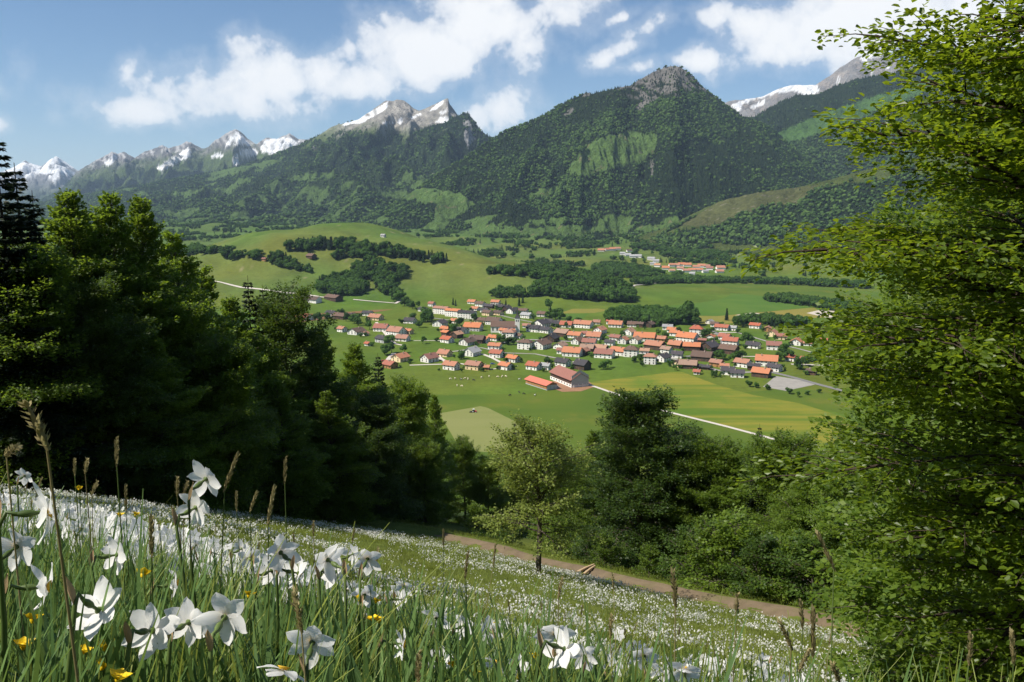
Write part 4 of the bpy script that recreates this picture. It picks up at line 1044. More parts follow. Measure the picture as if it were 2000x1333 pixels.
make_car(ground_hit(1345, 652), R(15), M_BLUEP, 'blue car in the yard left of the tall hipped house')
make_car(ground_hit(1432, 678), R(-10), M_RED, 'red car in front of the red-brown-roofed house on the right')
g = ground_hit(926, 806)
tr = empty('tractor', g, R(-8))
link('bonnet', prism('bonnet', [(0.2, .8), (2.0, .8), (2.1, 1.2), (1.9, 1.55), (0.2, 1.65)], .85, M_RED), tr)
link('cab', prism('cab', [(-1.1, 1.0), (.35, 1.0), (.2, 2.5), (-.95, 2.5)], 1.35, M_WIN), tr)
link('cab_roof', prism('cab_roof', [(-1.15, 2.5), (.4, 2.5), (.3, 2.68), (-1.05, 2.7)], 1.5, M_WHITEP), tr)
link('chassis', prism('chassis', [(-1.4, .5), (1.9, .5), (1.9, .85), (-1.4, 1.0)], .6, M_TYRE), tr)
wheels(tr, [(-.75, -.85, .85), (-.75, .85, .85)], wheel_mesh(.85, .5, M_TYRE), wheel_mesh(.45, .52, M_WHITEP))
wheels(tr, [(1.5, -.75, .5), (1.5, .75, .5)], wheel_mesh(.5, .35, M_TYRE), wheel_mesh(.26, .37, M_WHITEP))
link('mower', prism('mower', [(-3.6, .25), (-1.4, .3), (-1.4, .7), (-3.4, .6)], 3.2, M_TYRE), tr)
tag(tr, 'red and white tractor working on the pale mown patch', 'tractor')

def cow_mesh(mat, graze):
    """one skinned body: trunk, neck, head, four jointed legs, tail"""
    hx = 1.35 if graze else 1.45; hz = 0.35 if graze else 1.45
    P = {'rump': (-.75, 0, 1.12, .32), 'belly': (-.1, 0, 1.02, .42), 'chest': (.55, 0, 1.08, .36), 'neck': (.98, 0, 1.0 if graze else 1.3, .2), 'poll': (1.2, 0, .65 if graze else 1.48, .15), 'muz': (hx + .12, 0, hz - .1, .1),
         't1': (-1.02, 0, 1.2, .05), 't2': (-1.1, 0, .6, .03), 'e1': (1.15, .2, .8 if graze else 1.6, .035), 'e2': (1.15, -.2, .8 if graze else 1.6, .035)}
    E = [('rump', 'belly'), ('belly', 'chest'), ('chest', 'neck'), ('neck', 'poll'), ('poll', 'muz'), ('rump', 't1'), ('t1', 't2'), ('poll', 'e1'), ('poll', 'e2')]
    for s in (-1, 1):
        P['fh%d' % s] = (.55, s * .2, .85, .17); P['fk%d' % s] = (.6, s * .2, .45, .08); P['ff%d' % s] = (.57, s * .2, .04, .07)
        P['hh%d' % s] = (-.72, s * .22, .85, .2); P['hk%d' % s] = (-.92, s * .22, .5, .09); P['hf%d' % s] = (-.82, s * .22, .04, .07)
        E += [('chest', 'fh%d' % s), ('fh%d' % s, 'fk%d' % s), ('fk%d' % s, 'ff%d' % s), ('rump', 'hh%d' % s), ('hh%d' % s, 'hk%d' % s), ('hk%d' % s, 'hf%d' % s)]
    return skin_mesh('cow', P, E, 'belly', mat, 1)
def skin_mesh(name, P, E, root, mat, sub):
    ks = list(P); me = bpy.data.meshes.new(name); me.from_pydata([P[k][:3] for k in ks], [(ks.index(a), ks.index(b)) for a, b in E], [])
    ob = bpy.data.objects.new(name, me); COL.objects.link(ob)
    md = ob.modifiers.new('s', 'SKIN')
    for i, k in enumerate(ks):
        me.skin_vertices[0].data[i].radius = (P[k][3], P[k][3]); me.skin_vertices[0].data[i].use_root = (k == root)
    sb = ob.modifiers.new('d', 'SUBSURF'); sb.levels = sub; sb.render_levels = sub
    dg = bpy.context.evaluated_depsgraph_get(); out = bpy.data.meshes.new_from_object(ob.evaluated_get(dg))
    bpy.data.objects.remove(ob); out.materials.clear(); out.materials.append(mat); out.name = name
    return out
def hide_mat(name, a, b):
    m, N, out = base_mat(name); t = N.n('ShaderNodeTexCoord'); n_ = N.noise(t.outputs['Object'], 1.3, 1, .4)
    bs = N.n('ShaderNodeBsdfPrincipled'); N.link(N.mix(N.ramp(n_, .5, .54), a, b), bs.inputs[0]); bs.inputs['Roughness'].default_value = .8; N.link(bs.outputs[0], out.inputs[0]); return m
COWS = {'p': cow_mesh(hide_mat('cream_hide', (.62, .52, .38), (.74, .68, .58)), True), 'k': cow_mesh(hide_mat('black_hide', (.02, .018, .016), (.03, .025, .02)), True), 'm': cow_mesh(hide_mat('pied_hide', (.03, .025, .02), (.72, .7, .66)), False)}
for i, (u, v, k, where) in enumerate([(880, 742, 'p', 'leftmost of the herd'), (889, 741, 'p', 'second from left of the herd'), (900, 743, 'm', 'among the herd left of the others'), (908, 741, 'p', 'in the middle of the herd'), (914, 742, 'p', 'right of the herd middle'), (925, 744, 'k', 'standing right of the pale herd'),
        (941, 739, 'p', 'alone right of the herd'), (955, 737, 'p', 'left of the shed group'), (972, 738, 'p', 'nearest the front houses'), (981, 737, 'p', 'left of a close pair near the shed'), (988, 737, 'p', 'right of a close pair near the shed'), (1015, 743, 'm', 'alone just left of the red shed'),
        (893, 755, 'p', 'below the herd on the left'), (902, 756, 'p', 'below the herd on the right'), (996, 774, 'k', 'leftmost of the four below the shed'), (1014, 768, 'k', 'topmost of the four below the shed'), (1023, 771, 'k', 'third of the four below the shed'), (1045, 774, 'm', 'rightmost of the four below the shed')]):
    c = link('cow', COWS[k], None, ground_hit(u, v), (0, 0, R((i * 67) % 360)), 1.15)
    tag(c, '%s cow grazing the pasture, %s' % ({'p': 'cream', 'k': 'black', 'm': 'black and white'}[k], where), 'cow', 'cows in the pasture')
# =================================================================== WOODS OF THE VALLEY
M_DECM = leafmat('mid_broadleaf', (0.030, 0.072, 0.014), (0.080, 0.150, 0.026), (0.08, 0.17, 0.025), 0.3, 0.3, True, 0.7, 0.1)
M_CONM = leafmat('mid_conifer', (0.010, 0.024, 0.010), (0.028, 0.050, 0.017), (0.02, 0.05, 0.01), 0.15, 0.3, True, 0.8, 0.05)
def leaf_quads(P, D, Nn, L_, W_):
    """flat pointed leaves: base, right, tip, left"""
    S = np.cross(D, Nn); S /= np.maximum(np.linalg.norm(S, axis=1, keepdims=True), 1e-6)
    L_ = np.asarray(L_)[:, None]; W_ = np.asarray(W_)[:, None]
    a = P; b = P + D * L_ * 0.45 + S * W_ * 0.5; c = P + D * L_; d = P + D * L_ * 0.45 - S * W_ * 0.5
    Vv = np.stack([a, b, c, d], 1).reshape(-1, 3)
    F = np.arange(len(P) * 4).reshape(-1, 4)
    return Vv, F
def unit(a): return a / np.maximum(np.linalg.norm(a, axis=-1, keepdims=True), 1e-9)
def mid_broadleaf(seed, n=900, lobes=9, tall=1.0):
    """unit-height tree seen at a kilometre: leaf clumps spread over uneven lobes"""
    rg = np.random.default_rng(seed)
    C = np.stack([rg.normal(0, .15, lobes), rg.normal(0, .15, lobes), rg.uniform(.28, .82, lobes)], -1); Rr = rg.uniform(.13, .24, lobes)
    k = rg.integers(0, lobes, n); d = unit(rg.normal(size=(n, 3)) + np.array([0, 0, .25]))
    P = C[k] + d * Rr[k][:, None] * rg.uniform(.75, 1.08, (n, 1))
    D = unit(np.cross(d, rg.normal(size=(n, 3)))); Nn = unit(d + .5 * rg.normal(size=(n, 3)))
    sz = rg.uniform(.06, .12, n)
    Vv, F = leaf_quads(P - D * sz[:, None] * .5, D, Nn, sz, sz * .9)
    v, f = ICO1; core = []; cf = []; b = len(Vv)
    for i in range(lobes): core.append(C[i] + v * Rr[i] * .78); cf.append(f + b); b += len(v)
    return mesh_np('mid_broadleaf', np.vstack([Vv] + core), [F, np.vstack(cf)], M_DECM)
def mid_conifer(seed, tiers=11, n=11):
    rg = np.random.default_rng(seed); Vs = []; Fs = []; b = 0
    for k in range(tiers):
        f = k / tiers; z = .04 + .9 * f; r = .19 * (1 - f) ** .8 + .015
        for j in range(n):
            a = 6.283 * j / n + rg.uniform(-.3, .3) + k; rr_ = r * rg.uniform(.6, 1.2); w = .05 + .05 * (1 - f)
            c, s = math.cos(a), math.sin(a)
            Vs += [(0, 0, z + .09), (c * rr_ * .7 - s * w, s * rr_ * .7 + c * w, z), (c * rr_, s * rr_, z - .03 + rg.uniform(-.015, .02)), (c * rr_ * .7 + s * w, s * rr_ * .7 - c * w, z)]
            Fs.append((b, b + 1, b + 2, b + 3)); b += 4
    return mesh_np('mid_conifer', Vs, np.array(Fs), M_CONM)
MB = [mid_broadleaf(100 + i) for i in range(4)]; MC = [mid_conifer(110 + i) for i in range(3)]
C_MID = proto_collection('proto_mid_tree', MB + MC)
WRNG = np.random.default_rng(77)
def wood(name, label, poly, spacing, hmin, hmax, con, seed):
    """footprint drawn on the photograph, trees standing on the ground below it"""
    us = [p[0] for p in poly]; vs = [p[1] for p in poly]
    rg = np.random.default_rng(seed); pts = []; hs = []; idx = []
    G0 = [ground_hit(u, v) for u, v in poly]
    x0, x1 = min(g.x for g in G0), max(g.x for g in G0); y0, y1 = min(g.y for g in G0), max(g.y for g in G0)
    n = int((x1 - x0) * (y1 - y0) / spacing ** 2) + 1
    X_ = rg.uniform(x0, x1, n); Y_ = rg.uniform(y0, y1, n)
    keep = inpoly(X_, Y_, [(g.x, g.y) for g in G0]); X_, Y_ = X_[keep], Y_[keep]; n = len(X_)
    Z_ = V(X_, Y_); h = rg.uniform(hmin, hmax, n)
    cn_ = rg.random(n) < con
    ix = np.where(cn_, 4 + rg.integers(0, 3, n), rg.integers(0, 4, n))
    rot = np.zeros((n, 3)); rot[:, 2] = rg.uniform(0, 6.28, n)
    w = rg.uniform(.85, 1.25, n) * np.where(cn_, 1.05, 1.15)
    o = scatter(name, np.stack([X_, Y_, Z_ - .05 * h], -1), rot, np.stack([h * w, h * w, h], -1), ix, C_MID); o['kind'] = 'stuff'
    return tag(o, label, 'wood')
wood('woodland', 'rounded wood on the knoll above the left farm', [(618, 572), (622, 552), (650, 546), (672, 540), (700, 538), (716, 552), (718, 566), (700, 577), (660, 578)], 6.5, 13, 18, .1, 1)
wood('woodland', 'wood climbing the knoll right of the rounded wood', [(690, 534), (692, 516), (730, 512), (770, 526), (794, 530), (790, 546), (768, 556), (772, 572), (790, 588), (772, 590), (752, 576), (730, 560), (718, 552)], 7, 12, 17, .15, 2)
wood('woodland', 'dark spruce belt along the crest of the left knolls', [(560, 486), (600, 478), (690, 480), (745, 488), (800, 498), (860, 506), (885, 512), (850, 516), (790, 506), (735, 500), (640, 488), (560, 492)], 7, 15, 22, .65, 3)
wood('woodland', 'leafy belt of trees left of the knoll crest', [(330, 498), (400, 494), (460, 500), (520, 505), (560, 502), (560, 508), (520, 512), (440, 508), (330, 508)], 8, 13, 19, .3, 4)
wood('woodland', 'hedge of broadleaved trees crossing the left pasture', [(520, 516), (560, 510), (590, 520), (620, 530), (616, 536), (580, 530), (535, 522)], 7, 10, 14, .1, 5)
wood('woodland', 'short dark hedge on the knoll top', [(642, 504), (690, 496), (730, 504), (732, 510), (690, 503), (648, 509)], 6, 12, 16, .5, 6)
wood('woodland', 'dense dark wood on the low knoll behind the village', [(1034, 580), (1040, 566), (1090, 560), (1150, 566), (1210, 572), (1236, 580), (1238, 592), (1180, 590), (1100, 584)], 6.5, 14, 20, .45, 7)
wood('woodland', 'wood along the back of the low knoll', [(940, 536), (1000, 528), (1070, 528), (1130, 534), (1200, 550), (1234, 566), (1190, 566), (1110, 556), (1020, 542)], 8, 12, 17, .35, 8)
wood('woodland', 'small wood left of the low knoll', [(962, 580), (968, 570), (1012, 566), (1028, 576), (1020, 582), (980, 584)], 6.5, 11, 15, .2, 9)
wood('woodland', 'leafy wood close behind the village roofs', [(1186, 632), (1192, 620), (1220, 614), (1280, 616), (1340, 622), (1350, 634), (1290, 638), (1220, 636)], 6, 12, 19, .12, 10)
wood('woodland', 'belt of trees below the hamlet across the valley', [(1225, 552), (1290, 545), (1340, 546), (1420, 548), (1560, 552), (1700, 558), (1700, 566), (1560, 558), (1420, 554), (1320, 554), (1250, 558)], 8, 10, 15, .25, 11)
wood('woodland', 'long dark hedge beyond the bright green plain', [(1490, 584), (1540, 582), (1600, 590), (1700, 604), (1700, 616), (1640, 612), (1570, 598), (1500, 590)], 6.5, 10, 14, .3, 12)
wood('woodland', 'trees round the left part of the hamlet', [(1150, 520), (1200, 515), (1260, 525), (1290, 540), (1240, 545), (1180, 540)], 9, 11, 16, .2, 13)
wood('woodland', 'tree belt above the hamlet', [(1230, 488), (1290, 492), (1380, 508), (1440, 516), (1430, 506), (1340, 484), (1260, 476)], 9, 12, 18, .25, 14)
wood('woodland', 'trees at the right end of the village', [(1430, 630), (1500, 624), (1560, 628), (1580, 640), (1500, 640), (1440, 638)], 8, 9, 15, .25, 15)
# hedges and copses of the foothills: one mass seen from here
rg = np.random.default_rng(5); n = 90000
Yr = np.sqrt(rg.uniform(1950 ** 2, 3900 ** 2, n)); Ur = rg.uniform(250, 2050, n); Xr = (Ur - 1000) / FPX * Yr
nn = fbm(Xr / 150., Yr / 110., 4, 201) + 0.35 * fbm(Xr / 40., Yr / 40., 2, 205)
rdg = ridged(Xr / 260. + 7, Yr / 210., 2, 211)
uu, vv = proj(Xr, Yr, V(Xr, Yr))
clear = np.zeros(n, bool)
for line in HAM.split('\n'):
    for it in line.split('|'):
        a = it.split(); clear |= (np.abs(uu - float(a[0])) < 9) & (vv - float(a[1]) > -5) & (vv - float(a[1]) < 9)
keep = ((nn > 0.20) | (rdg > 0.955)) & ~clear & (rg.random(n) < 0.55)
Xr, Yr = Xr[keep], Yr[keep]; n = len(Xr); h = rg.uniform(9, 17, n); con = fbm(Xr / 300., Yr / 300., 2, 221) + rg.normal(0, .25, n) > .25
rot = np.zeros((n, 3)); rot[:, 2] = rg.uniform(0, 6.28, n)
o = scatter('foothill_copses', np.stack([Xr, Yr, V(Xr, Yr) - .5], -1), rot, np.stack([h * 1.2, h * 1.2, h], -1), np.where(con, 4 + rg.integers(0, 3, n), rg.integers(0, 4, n)), C_MID)
o['kind'] = 'stuff'; tag(o, 'hedges and copses scattered over the foothill pastures', 'wood'); print('copses', n)

# ---- single trees in and round the village (each a thing)
def mid_tree(name, u, v, hpx, con, label, group):
    g = ground_hit(u, v); h = hpx * g.y / FPX
    root = empty(name, g, WRNG.uniform(0, 6.28), h)
    me = (MC if con else MB)[int(WRNG.integers(0, 3))]
    link('crown', me, root, (0, 0, 0), None, (1.0, 1.0, 1.0) if con else (1.15, 1.15, 1))
    link('trunk', TRUNK_MID, root)
    return tag(root, label, 'tree', group)
a = np.linspace(0, 2 * np.pi, 7)[:-1]
TRUNK_MID = mesh_np('mid_trunk', np.vstack([np.stack([np.cos(a) * r, np.sin(a) * r, a * 0 + z], -1) for r, z in ((.035, -.04), (.022, .25), (.01, .6))]), grid_faces(3, 6, True), M_BARK)
VT = """1021 592 18 1|988 600 16 1|1014 598 20 1|885 596 16 1|890 598 14 1|842 634 26 0|828 630 20 0|835 628 30 0|805 628 18 0|898 636 18 0|925 630 18 0|884 652 22 0|826 672 16 0|790 690 18 0|765 690 22 0|758 672 20 0|752 694 24 0
901 702 18 0|1070 714 18 0|1072 606 22 0|1085 624 24 0|1095 628 20 0|1075 622 26 1|980 672 20 0|992 674 16 0|1003 674 18 0|1178 722 20 0|1188 718 16 0|1238 708 14 0|1250 706 16 0|1297 664 18 0|1286 656 14 0|1376 662 22 0|1388 672 14 0
1383 700 18 0|1404 702 22 0|1412 704 16 0|1432 710 20 0|1440 706 24 0|1450 700 16 0|1419 626 26 1|1440 640 24 0|1452 632 22 0|1456 674 26 0|1464 668 18 0|1530 690 22 0|1522 706 22 0|1536 704 26 0|1562 722 26 0|1572 716 22 0|1590 708 24 0|1600 702 26 0
1396 736 14 0|1390 738 10 0|1464 756 14 0|1478 758 12 0|1500 762 12 0|1542 770 14 0|1558 776 12 0|1576 772 10 0|1600 768 10 0|1345 632 44 0|1352 636 36 0|1312 634 26 0|676 628 18 0|692 632 22 0|700 636 16 0|722 644 18 0|640 626 16 0|668 616 14 0|620 632 22 0
560 630 14 0|806 604 16 0|816 602 14 0|790 598 20 0|800 600 16 0|1128 636 18 0|1110 632 16 0|820 640 16 0|1215 660 14 0|1160 648 12 0|1180 664 12 0|1318 724 12 0|1308 716 14 0|1255 716 10 0|1240 500 16 0|1110 478 8 1|1096 486 8 1|1180 324 8 1|1172 322 6 1|1164 328 6 1|1205 296 9 1|1262 292 9 1"""
tl = []
for line in VT.split('\n'):
    for it in line.split('|'):
        q = it.split(); tl.append((float(q[0]), float(q[1]), float(q[2]), q[3] == '1'))
cnt = {}
for (u, v, h, con) in tl:
    if v < 400: continue
    d, a_, b_, n_ = min((math.hypot(u - a2, (v - b2) * 2.2), a2, b2, n2) for a2, b2, n2 in LM)
    rel = ('left of' if u < a_ else 'right of') if abs(u - a_) > abs(v - b_) * 2.2 else ('behind' if v < b_ else 'in front of')
    kd = ('tall ' if h > 23 else ('small ' if h < 15 else '')) + ('dark spruce' if con else 'green leafy tree')
    k = (kd, rel, n_); c = cnt.get(k, 0); cnt[k] = c + 1
    mid_tree('spruce_tree' if con else 'garden_tree', u, v, h, con, '%s%s standing %s %s' % (('' , 'second ', 'third ', 'fourth ', 'fifth ', 'sixth ', 'seventh ', 'eighth ', 'ninth ')[min(c, 8)], kd, rel, n_), 'garden and orchard trees of the village')

# low bushes and fruit trees in the gardens between the houses
BR = random.Random(41); NB = ['', 'second ', 'third ', 'fourth ', 'fifth ', 'sixth ', 'seventh ', 'eighth ', 'ninth ', 'tenth ', 'eleventh ', 'twelfth ', 'thirteenth ', 'fourteenth ', 'fifteenth ', 'sixteenth ']
bl = []
for (u, v, w_, rf, wl, *_r) in recs:
    if v < 600 or u < 620: continue
    for k in range(2):
        if BR.random() < .62:
            bl.append((u + BR.choice([-1, 1]) * w_ * BR.uniform(.6, .95), v + BR.uniform(-3, 5), BR.uniform(5, 11), wl, rf))
bc = {}
for (u, v, h, wl, rf) in bl:
    d, a_, b_, n_ = min((math.hypot(u - a2, (v - b2) * 2.2), a2, b2, n2) for a2, b2, n2 in LM)
    rel = ('left of' if u < a_ else 'right of') if abs(u - a_) > abs(v - b_) * 2.2 else ('behind' if v < b_ else 'in front of')
    kd = '%s by %s-roofed house' % ('low bush' if h < 8 else 'fruit tree', {'o': 'orange', 'r': 'red', 't': 'tan', 'd': 'dark', 'b': 'brown', 'g': 'grey'}[rf])
    k = (kd, rel, n_); c = bc.get(k, 0); bc[k] = c + 1
    mid_tree('garden_bush' if h < 8 else 'fruit_tree', u, v, h, False, '%s%s %s %s' % (NB[min(c, 15)], kd, rel, n_), 'bushes and fruit trees in the village gardens')
# =================================================================== NEAR TREES
M_BEECH = leafmat('beech_leaf', (0.030, 0.066, 0.009), (0.125, 0.182, 0.022), (0.28, 0.40, 0.03), 0.42, 0.22, True, 0.5, 0.3)
M_BEECH2 = leafmat('dark_leaf', (0.020, 0.048, 0.009), (0.070, 0.118, 0.018), (0.15, 0.23, 0.022), 0.40, 0.2, True, 0.5, 0.3)
M_PALE = leafmat('cherry_leaf', (0.120, 0.165, 0.032), (0.220, 0.265, 0.060), (0.40, 0.46, 0.08), 0.4, 0.1, True, 0.55, 0.25)
M_NEARB = leafmat('near_beech_leaf', (0.026, 0.054, 0.005), (0.125, 0.180, 0.015), (0.36, 0.47, 0.02), 0.42, 0.1, True, 0.42, 0.35)
M_NEEDLE = leafmat('spruce_needle', (0.007, 0.016, 0.006), (0.024, 0.040, 0.013), (0.02, 0.04, 0.008), 0.15, 0.2, True, 0.6, 0.2)
M_BARKG = pbr('grey_bark', (0.095, 0.080, 0.066), 0.95, 0.45, 5.0, 0.8, 0.05)
class Tubes:
    def __init__(s): s.V = []; s.F = []; s.n = 0
    def add(s, P, Rd, n=6):
        P = np.asarray(P, float); m_ = len(P)
        T = np.gradient(P, axis=0); T = unit(T)
        ref = np.array([0, 0, 1.0]) if abs(T[:, 2]).mean() < .85 else np.array([1.0, 0, 0])
        A = unit(np.cross(T, ref)); B = np.cross(T, A)
        a = np.linspace(0, 2 * np.pi, n, endpoint=False)
        ring = P[:, None, :] + (A[:, None, :] * np.cos(a)[None, :, None] + B[:, None, :] * np.sin(a)[None, :, None]) * np.asarray(Rd)[:, None, None]
        s.V.append(ring.reshape(-1, 3)); s.F.append(grid_faces(m_, n, True) + s.n); s.n += m_ * n
    def mesh(s, name, mat): return mesh_np(name, np.vstack(s.V), np.vstack(s.F), mat, smooth=True)
def near_leaf(P, D, Nn, L_, W_):
    """oval folded leaf, 6 points"""
    S = np.cross(D, Nn); S = unit(S); Nn = np.cross(S, D); L_ = np.asarray(L_)[:, None]; W_ = np.asarray(W_)[:, None]
    up = Nn * W_ * .16
    pts = [P, P + D * L_ * .35 + S * W_ * .5 + up, P + D * L_ * .75 + S * W_ * .36 + up, P + D * L_ - Nn * L_ * .06, P + D * L_ * .75 - S * W_ * .36 + up, P + D * L_ * .35 - S * W_ * .5 + up]
    Vv = np.stack(pts, 1).reshape(-1, 3); b = np.arange(len(P))[:, None] * 6
    F = np.vstack([b + np.array([[0, 1, 2, 3]]), b + np.array([[0, 3, 4, 5]])])
    return Vv, F
def leafy_tree(name, seed, H, Rr, base, prof, n_prim, n_sec, dens, leaf, lmat, elev=(-8, 55), trunk_r=.2, lean=0.0, near=False, spray=0.16, tilt=.45, sec_len=.45, jit=.3, bark=None, vj=24):
    rg = np.random.default_rng(seed); tb = Tubes(); LP = []; LD = []; LN = []
    zs = np.linspace(-0.6, H * .97, 14)
    sway = np.stack([lean * (np.maximum(zs, 0) / H) ** 1.5 * H + .02 * H * np.sin(zs / H * 5 + seed), .02 * H * np.cos(zs / H * 4 + seed * 2), zs], -1)
    tb.add(sway, trunk_r * np.clip(1.15 - zs / H, .03, 1.2), 8)
    up = np.array([0, 0, 1.0])
    for i in range(n_prim):
        f = (i + .5) / n_prim; h = base + (H * .97 - base) * f; az_ = i * 2.399 + rg.uniform(-.4, .4)
        L0 = Rr * prof(h / H) * rg.uniform(1 - jit, 1 + jit)
        e = R(elev[0] + (elev[1] - elev[0]) * f + rg.uniform(-vj, vj)); dh = np.array([math.cos(az_), math.sin(az_), 0])
        p0 = np.array([np.interp(h, zs, sway[:, k]) for k in range(3)])
        s = np.linspace(0, 1, 6)[:, None]
        path = p0 + dh * s * L0 * math.cos(e) + up * (s * L0 * math.sin(e) - .16 * L0 * s * s)
        path[1:] += rg.normal(0, .02 * L0, (5, 3))
        tb.add(path, trunk_r * .34 * (1.02 - s[:, 0]) * (1 - .6 * f) + .004, 5)
        ns = max(4, int(n_sec * (L0 / Rr) ** .6))
        for j in range(ns + 1):
            sp = .22 + .78 * (j + rg.random()) / (ns + 1) if j < ns else 1.0
            q = np.array([np.interp(sp, s[:, 0], path[:, k]) for k in range(3)])
            sd = 1 if j % 2 else -1; an = sd * R(rg.uniform(30, 65)) if j < ns else 0
            d2 = np.array([dh[0] * math.cos(an) - dh[1] * math.sin(an), dh[0] * math.sin(an) + dh[1] * math.cos(an), math.tan(min(e, 1.0)) * .5 + rg.uniform(-.016, .016) * vj]); d2 /= np.linalg.norm(d2)
            l2 = (sec_len * L0 * (1.08 - .72 * sp) + .12 * Rr) * rg.uniform(.7, 1.25)
            if l2 > .5: tb.add([q, q + d2 * l2 * .5 + up * -.02 * l2, q + d2 * l2 * .95 - up * .12 * l2], [.012 + .006 * l2, .008, .003], 3)
            n = max(4, int(dens * l2 * (1 + l2 * .3)))
            t_ = rg.random(n) ** .8; side = np.cross(d2, up); side /= np.linalg.norm(side)
            wv = spray * l2 * (1.15 - .8 * t_) + .03
            lat = rg.uniform(-1, 1, n) * wv * 1.6
            P = q + d2 * (t_ * l2)[:, None] + side * lat[:, None] + up * (-.14 * l2 * t_ ** 2 + rg.normal(0, .03 + .0035 * vj * l2, n) - .25 * np.abs(lat) * .5)[:, None]
            D = unit(d2 * .9 + side * (np.sign(lat) * .8)[:, None] + rg.normal(0, .35, (n, 3)) + np.array([0, 0, -.2]))
            Nn = unit(up + rg.normal(0, tilt, (n, 3)))
            LP.append(P); LD.append(D); LN.append(Nn)
    P = np.vstack(LP); D = np.vstack(LD); Nn = np.vstack(LN); n = len(P)
    L_ = leaf * rg.uniform(.65, 1.25, n)
    Vv, F = near_leaf(P, D, Nn, L_, L_ * .66) if near else leaf_quads(P, D, Nn, L_, L_ * .68)
    return mesh_np(name + '_crown', Vv, F, lmat), tb.mesh(name + '_trunk', bark or M_BARKG), n
def spruce(name, seed, H, Rr, dens=1.0):
    rg = np.random.default_rng(seed); tb = Tubes(); LP = []; LD = []; LN = []; up = np.array([0, 0, 1.0])
    tb.add([(0, 0, -.5), (0.03, 0, H * .5), (0, .02, H)], [.2, .11, .015], 7)
    nw = int(H / .27)
    for k in range(nw):
        f = k / nw; h = H * (.04 + .94 * f); r0 = Rr * ((1 - f) ** .85) * (.9 + .2 * rg.random()) + .12
        nb = 6 if f < .8 else 4; h += rg.uniform(-.16, .16)
        for j in range(nb):
            a = 6.283 * j / nb + k * 1.1 + rg.uniform(-.25, .25); dh = np.array([math.cos(a), math.sin(a), 0]); L0 = r0 * rg.uniform(.55, 1.2)
            e = .35 * f * 1.6 - .25; s = np.linspace(0, 1, 5)[:, None]
            path = np.array([0, 0, h]) + dh * s * L0 + up * (s * L0 * e - .18 * L0 * s + .16 * L0 * s ** 2.5)
            tb.add(path, .022 * (1.05 - s[:, 0]), 3)
            n = max(12, int(46 * L0 * dens)); t_ = rg.uniform(.08, 1.0, n) ** .75; side = np.cross(dh, up); sg = rg.choice([-1, 1], n)
            q = np.stack([np.interp(t_, s[:, 0], path[:, c]) for c in range(3)], -1)
            ll = (.34 * L0 * (1.05 - .75 * t_) + .1) * rg.uniform(.3, 1, n)
            P = q + side * (sg * ll * .55)[:, None] + up * (-.28 * ll * rg.uniform(.2, 1.3, n))[:, None]
            D = unit(dh * .7 + side * (sg * .9)[:, None] + rg.normal(0, .25, (n, 3)) + np.array([0, 0, -.35])); Nn = unit(up + rg.normal(0, .5, (n, 3)))
            LP.append(P); LD.append(D); LN.append(Nn)
    P = np.vstack(LP); D = np.vstack(LD); Nn = np.vstack(LN); n = len(P); L_ = .28 * rg.uniform(.6, 1.3, n)
    Vv, F = leaf_quads(P, D, Nn, L_, L_ * .42)
    return mesh_np(name + '_crown', Vv, F, M_NEEDLE), tb.mesh(name + '_trunk', M_BARK), n
pf_beech = lambda t: (0.55 + 0.45 * math.sin(math.pi * min(1, t * 1.25 + .12))) * (1 if t < .55 else max(.12, 1 - ((t - .55) / .45) ** 1.6))
pf_egg = lambda t: max(.14, math.sin(math.pi * min(.97, .2 + t * .78)) ** .8)
pf_round = lambda t: max(.22, math.sqrt(max(0, 1 - ((t - .46) / .57) ** 2)))
TREES = {}
tot = 0
for k, (seed, H, Rr, base, pf, npm, nsc, dn, lf, mt) in enumerate([(1, 18, 4.4, .8, pf_beech, 105, 13, 33, .20, M_BEECH), (2, 18, 4.0, .5, pf_beech, 105, 13, 33, .20, M_BEECH), (3, 17, 5.2, 1.0, pf_round, 84, 12, 29, .21, M_BEECH2), (4, 15, 4.4, .4, pf_round, 90, 12, 30, .20, M_BEECH)]):
    c, t, n = leafy_tree('beech', seed, H, Rr, base, pf, npm, nsc, dn, lf, mt, (-4, 66), .22, spray=.24, sec_len=.55, tilt=.5, jit=.38, vj=12 if k < 2 else 20)
    TREES['b%d' % k] = (c, t, H); tot += n; print('beech', n)
for k in range(2):
    c, t, n = spruce('spruce', 31 + k, 18, 2.9 + .5 * k, 1.5); TREES['s%d' % k] = (c, t, 18); tot += n
c, t, n = leafy_tree('bush', 41, 3.0, 1.9, .1, pf_egg, 30, 8, 34, .15, M_BEECH, (5, 75), .05, jit=.4); TREES['u0'] = (c, t, 3.0); tot += n
c, t, n = leafy_tree('bush', 42, 3.2, 1.6, .1, pf_egg, 28, 8, 34, .15, M_BEECH2, (5, 75), .05, jit=.4); TREES['u1'] = (c, t, 3.2); tot += n
c, t, n = leafy_tree('meadow_tree', 43, 7.2, 2.6, 2.0, lambda t: max(.14, math.sin(math.pi * min(.97, .02 + t * .93)) ** .8), 54, 10, 30, .125, M_PALE, (24, 66), .13, -.06, jit=.35, tilt=.8, bark=M_BARKG); TREES['m0'] = (c, t, 7.2); tot += n
print('leaves', tot)
TRNG = random.Random(3)
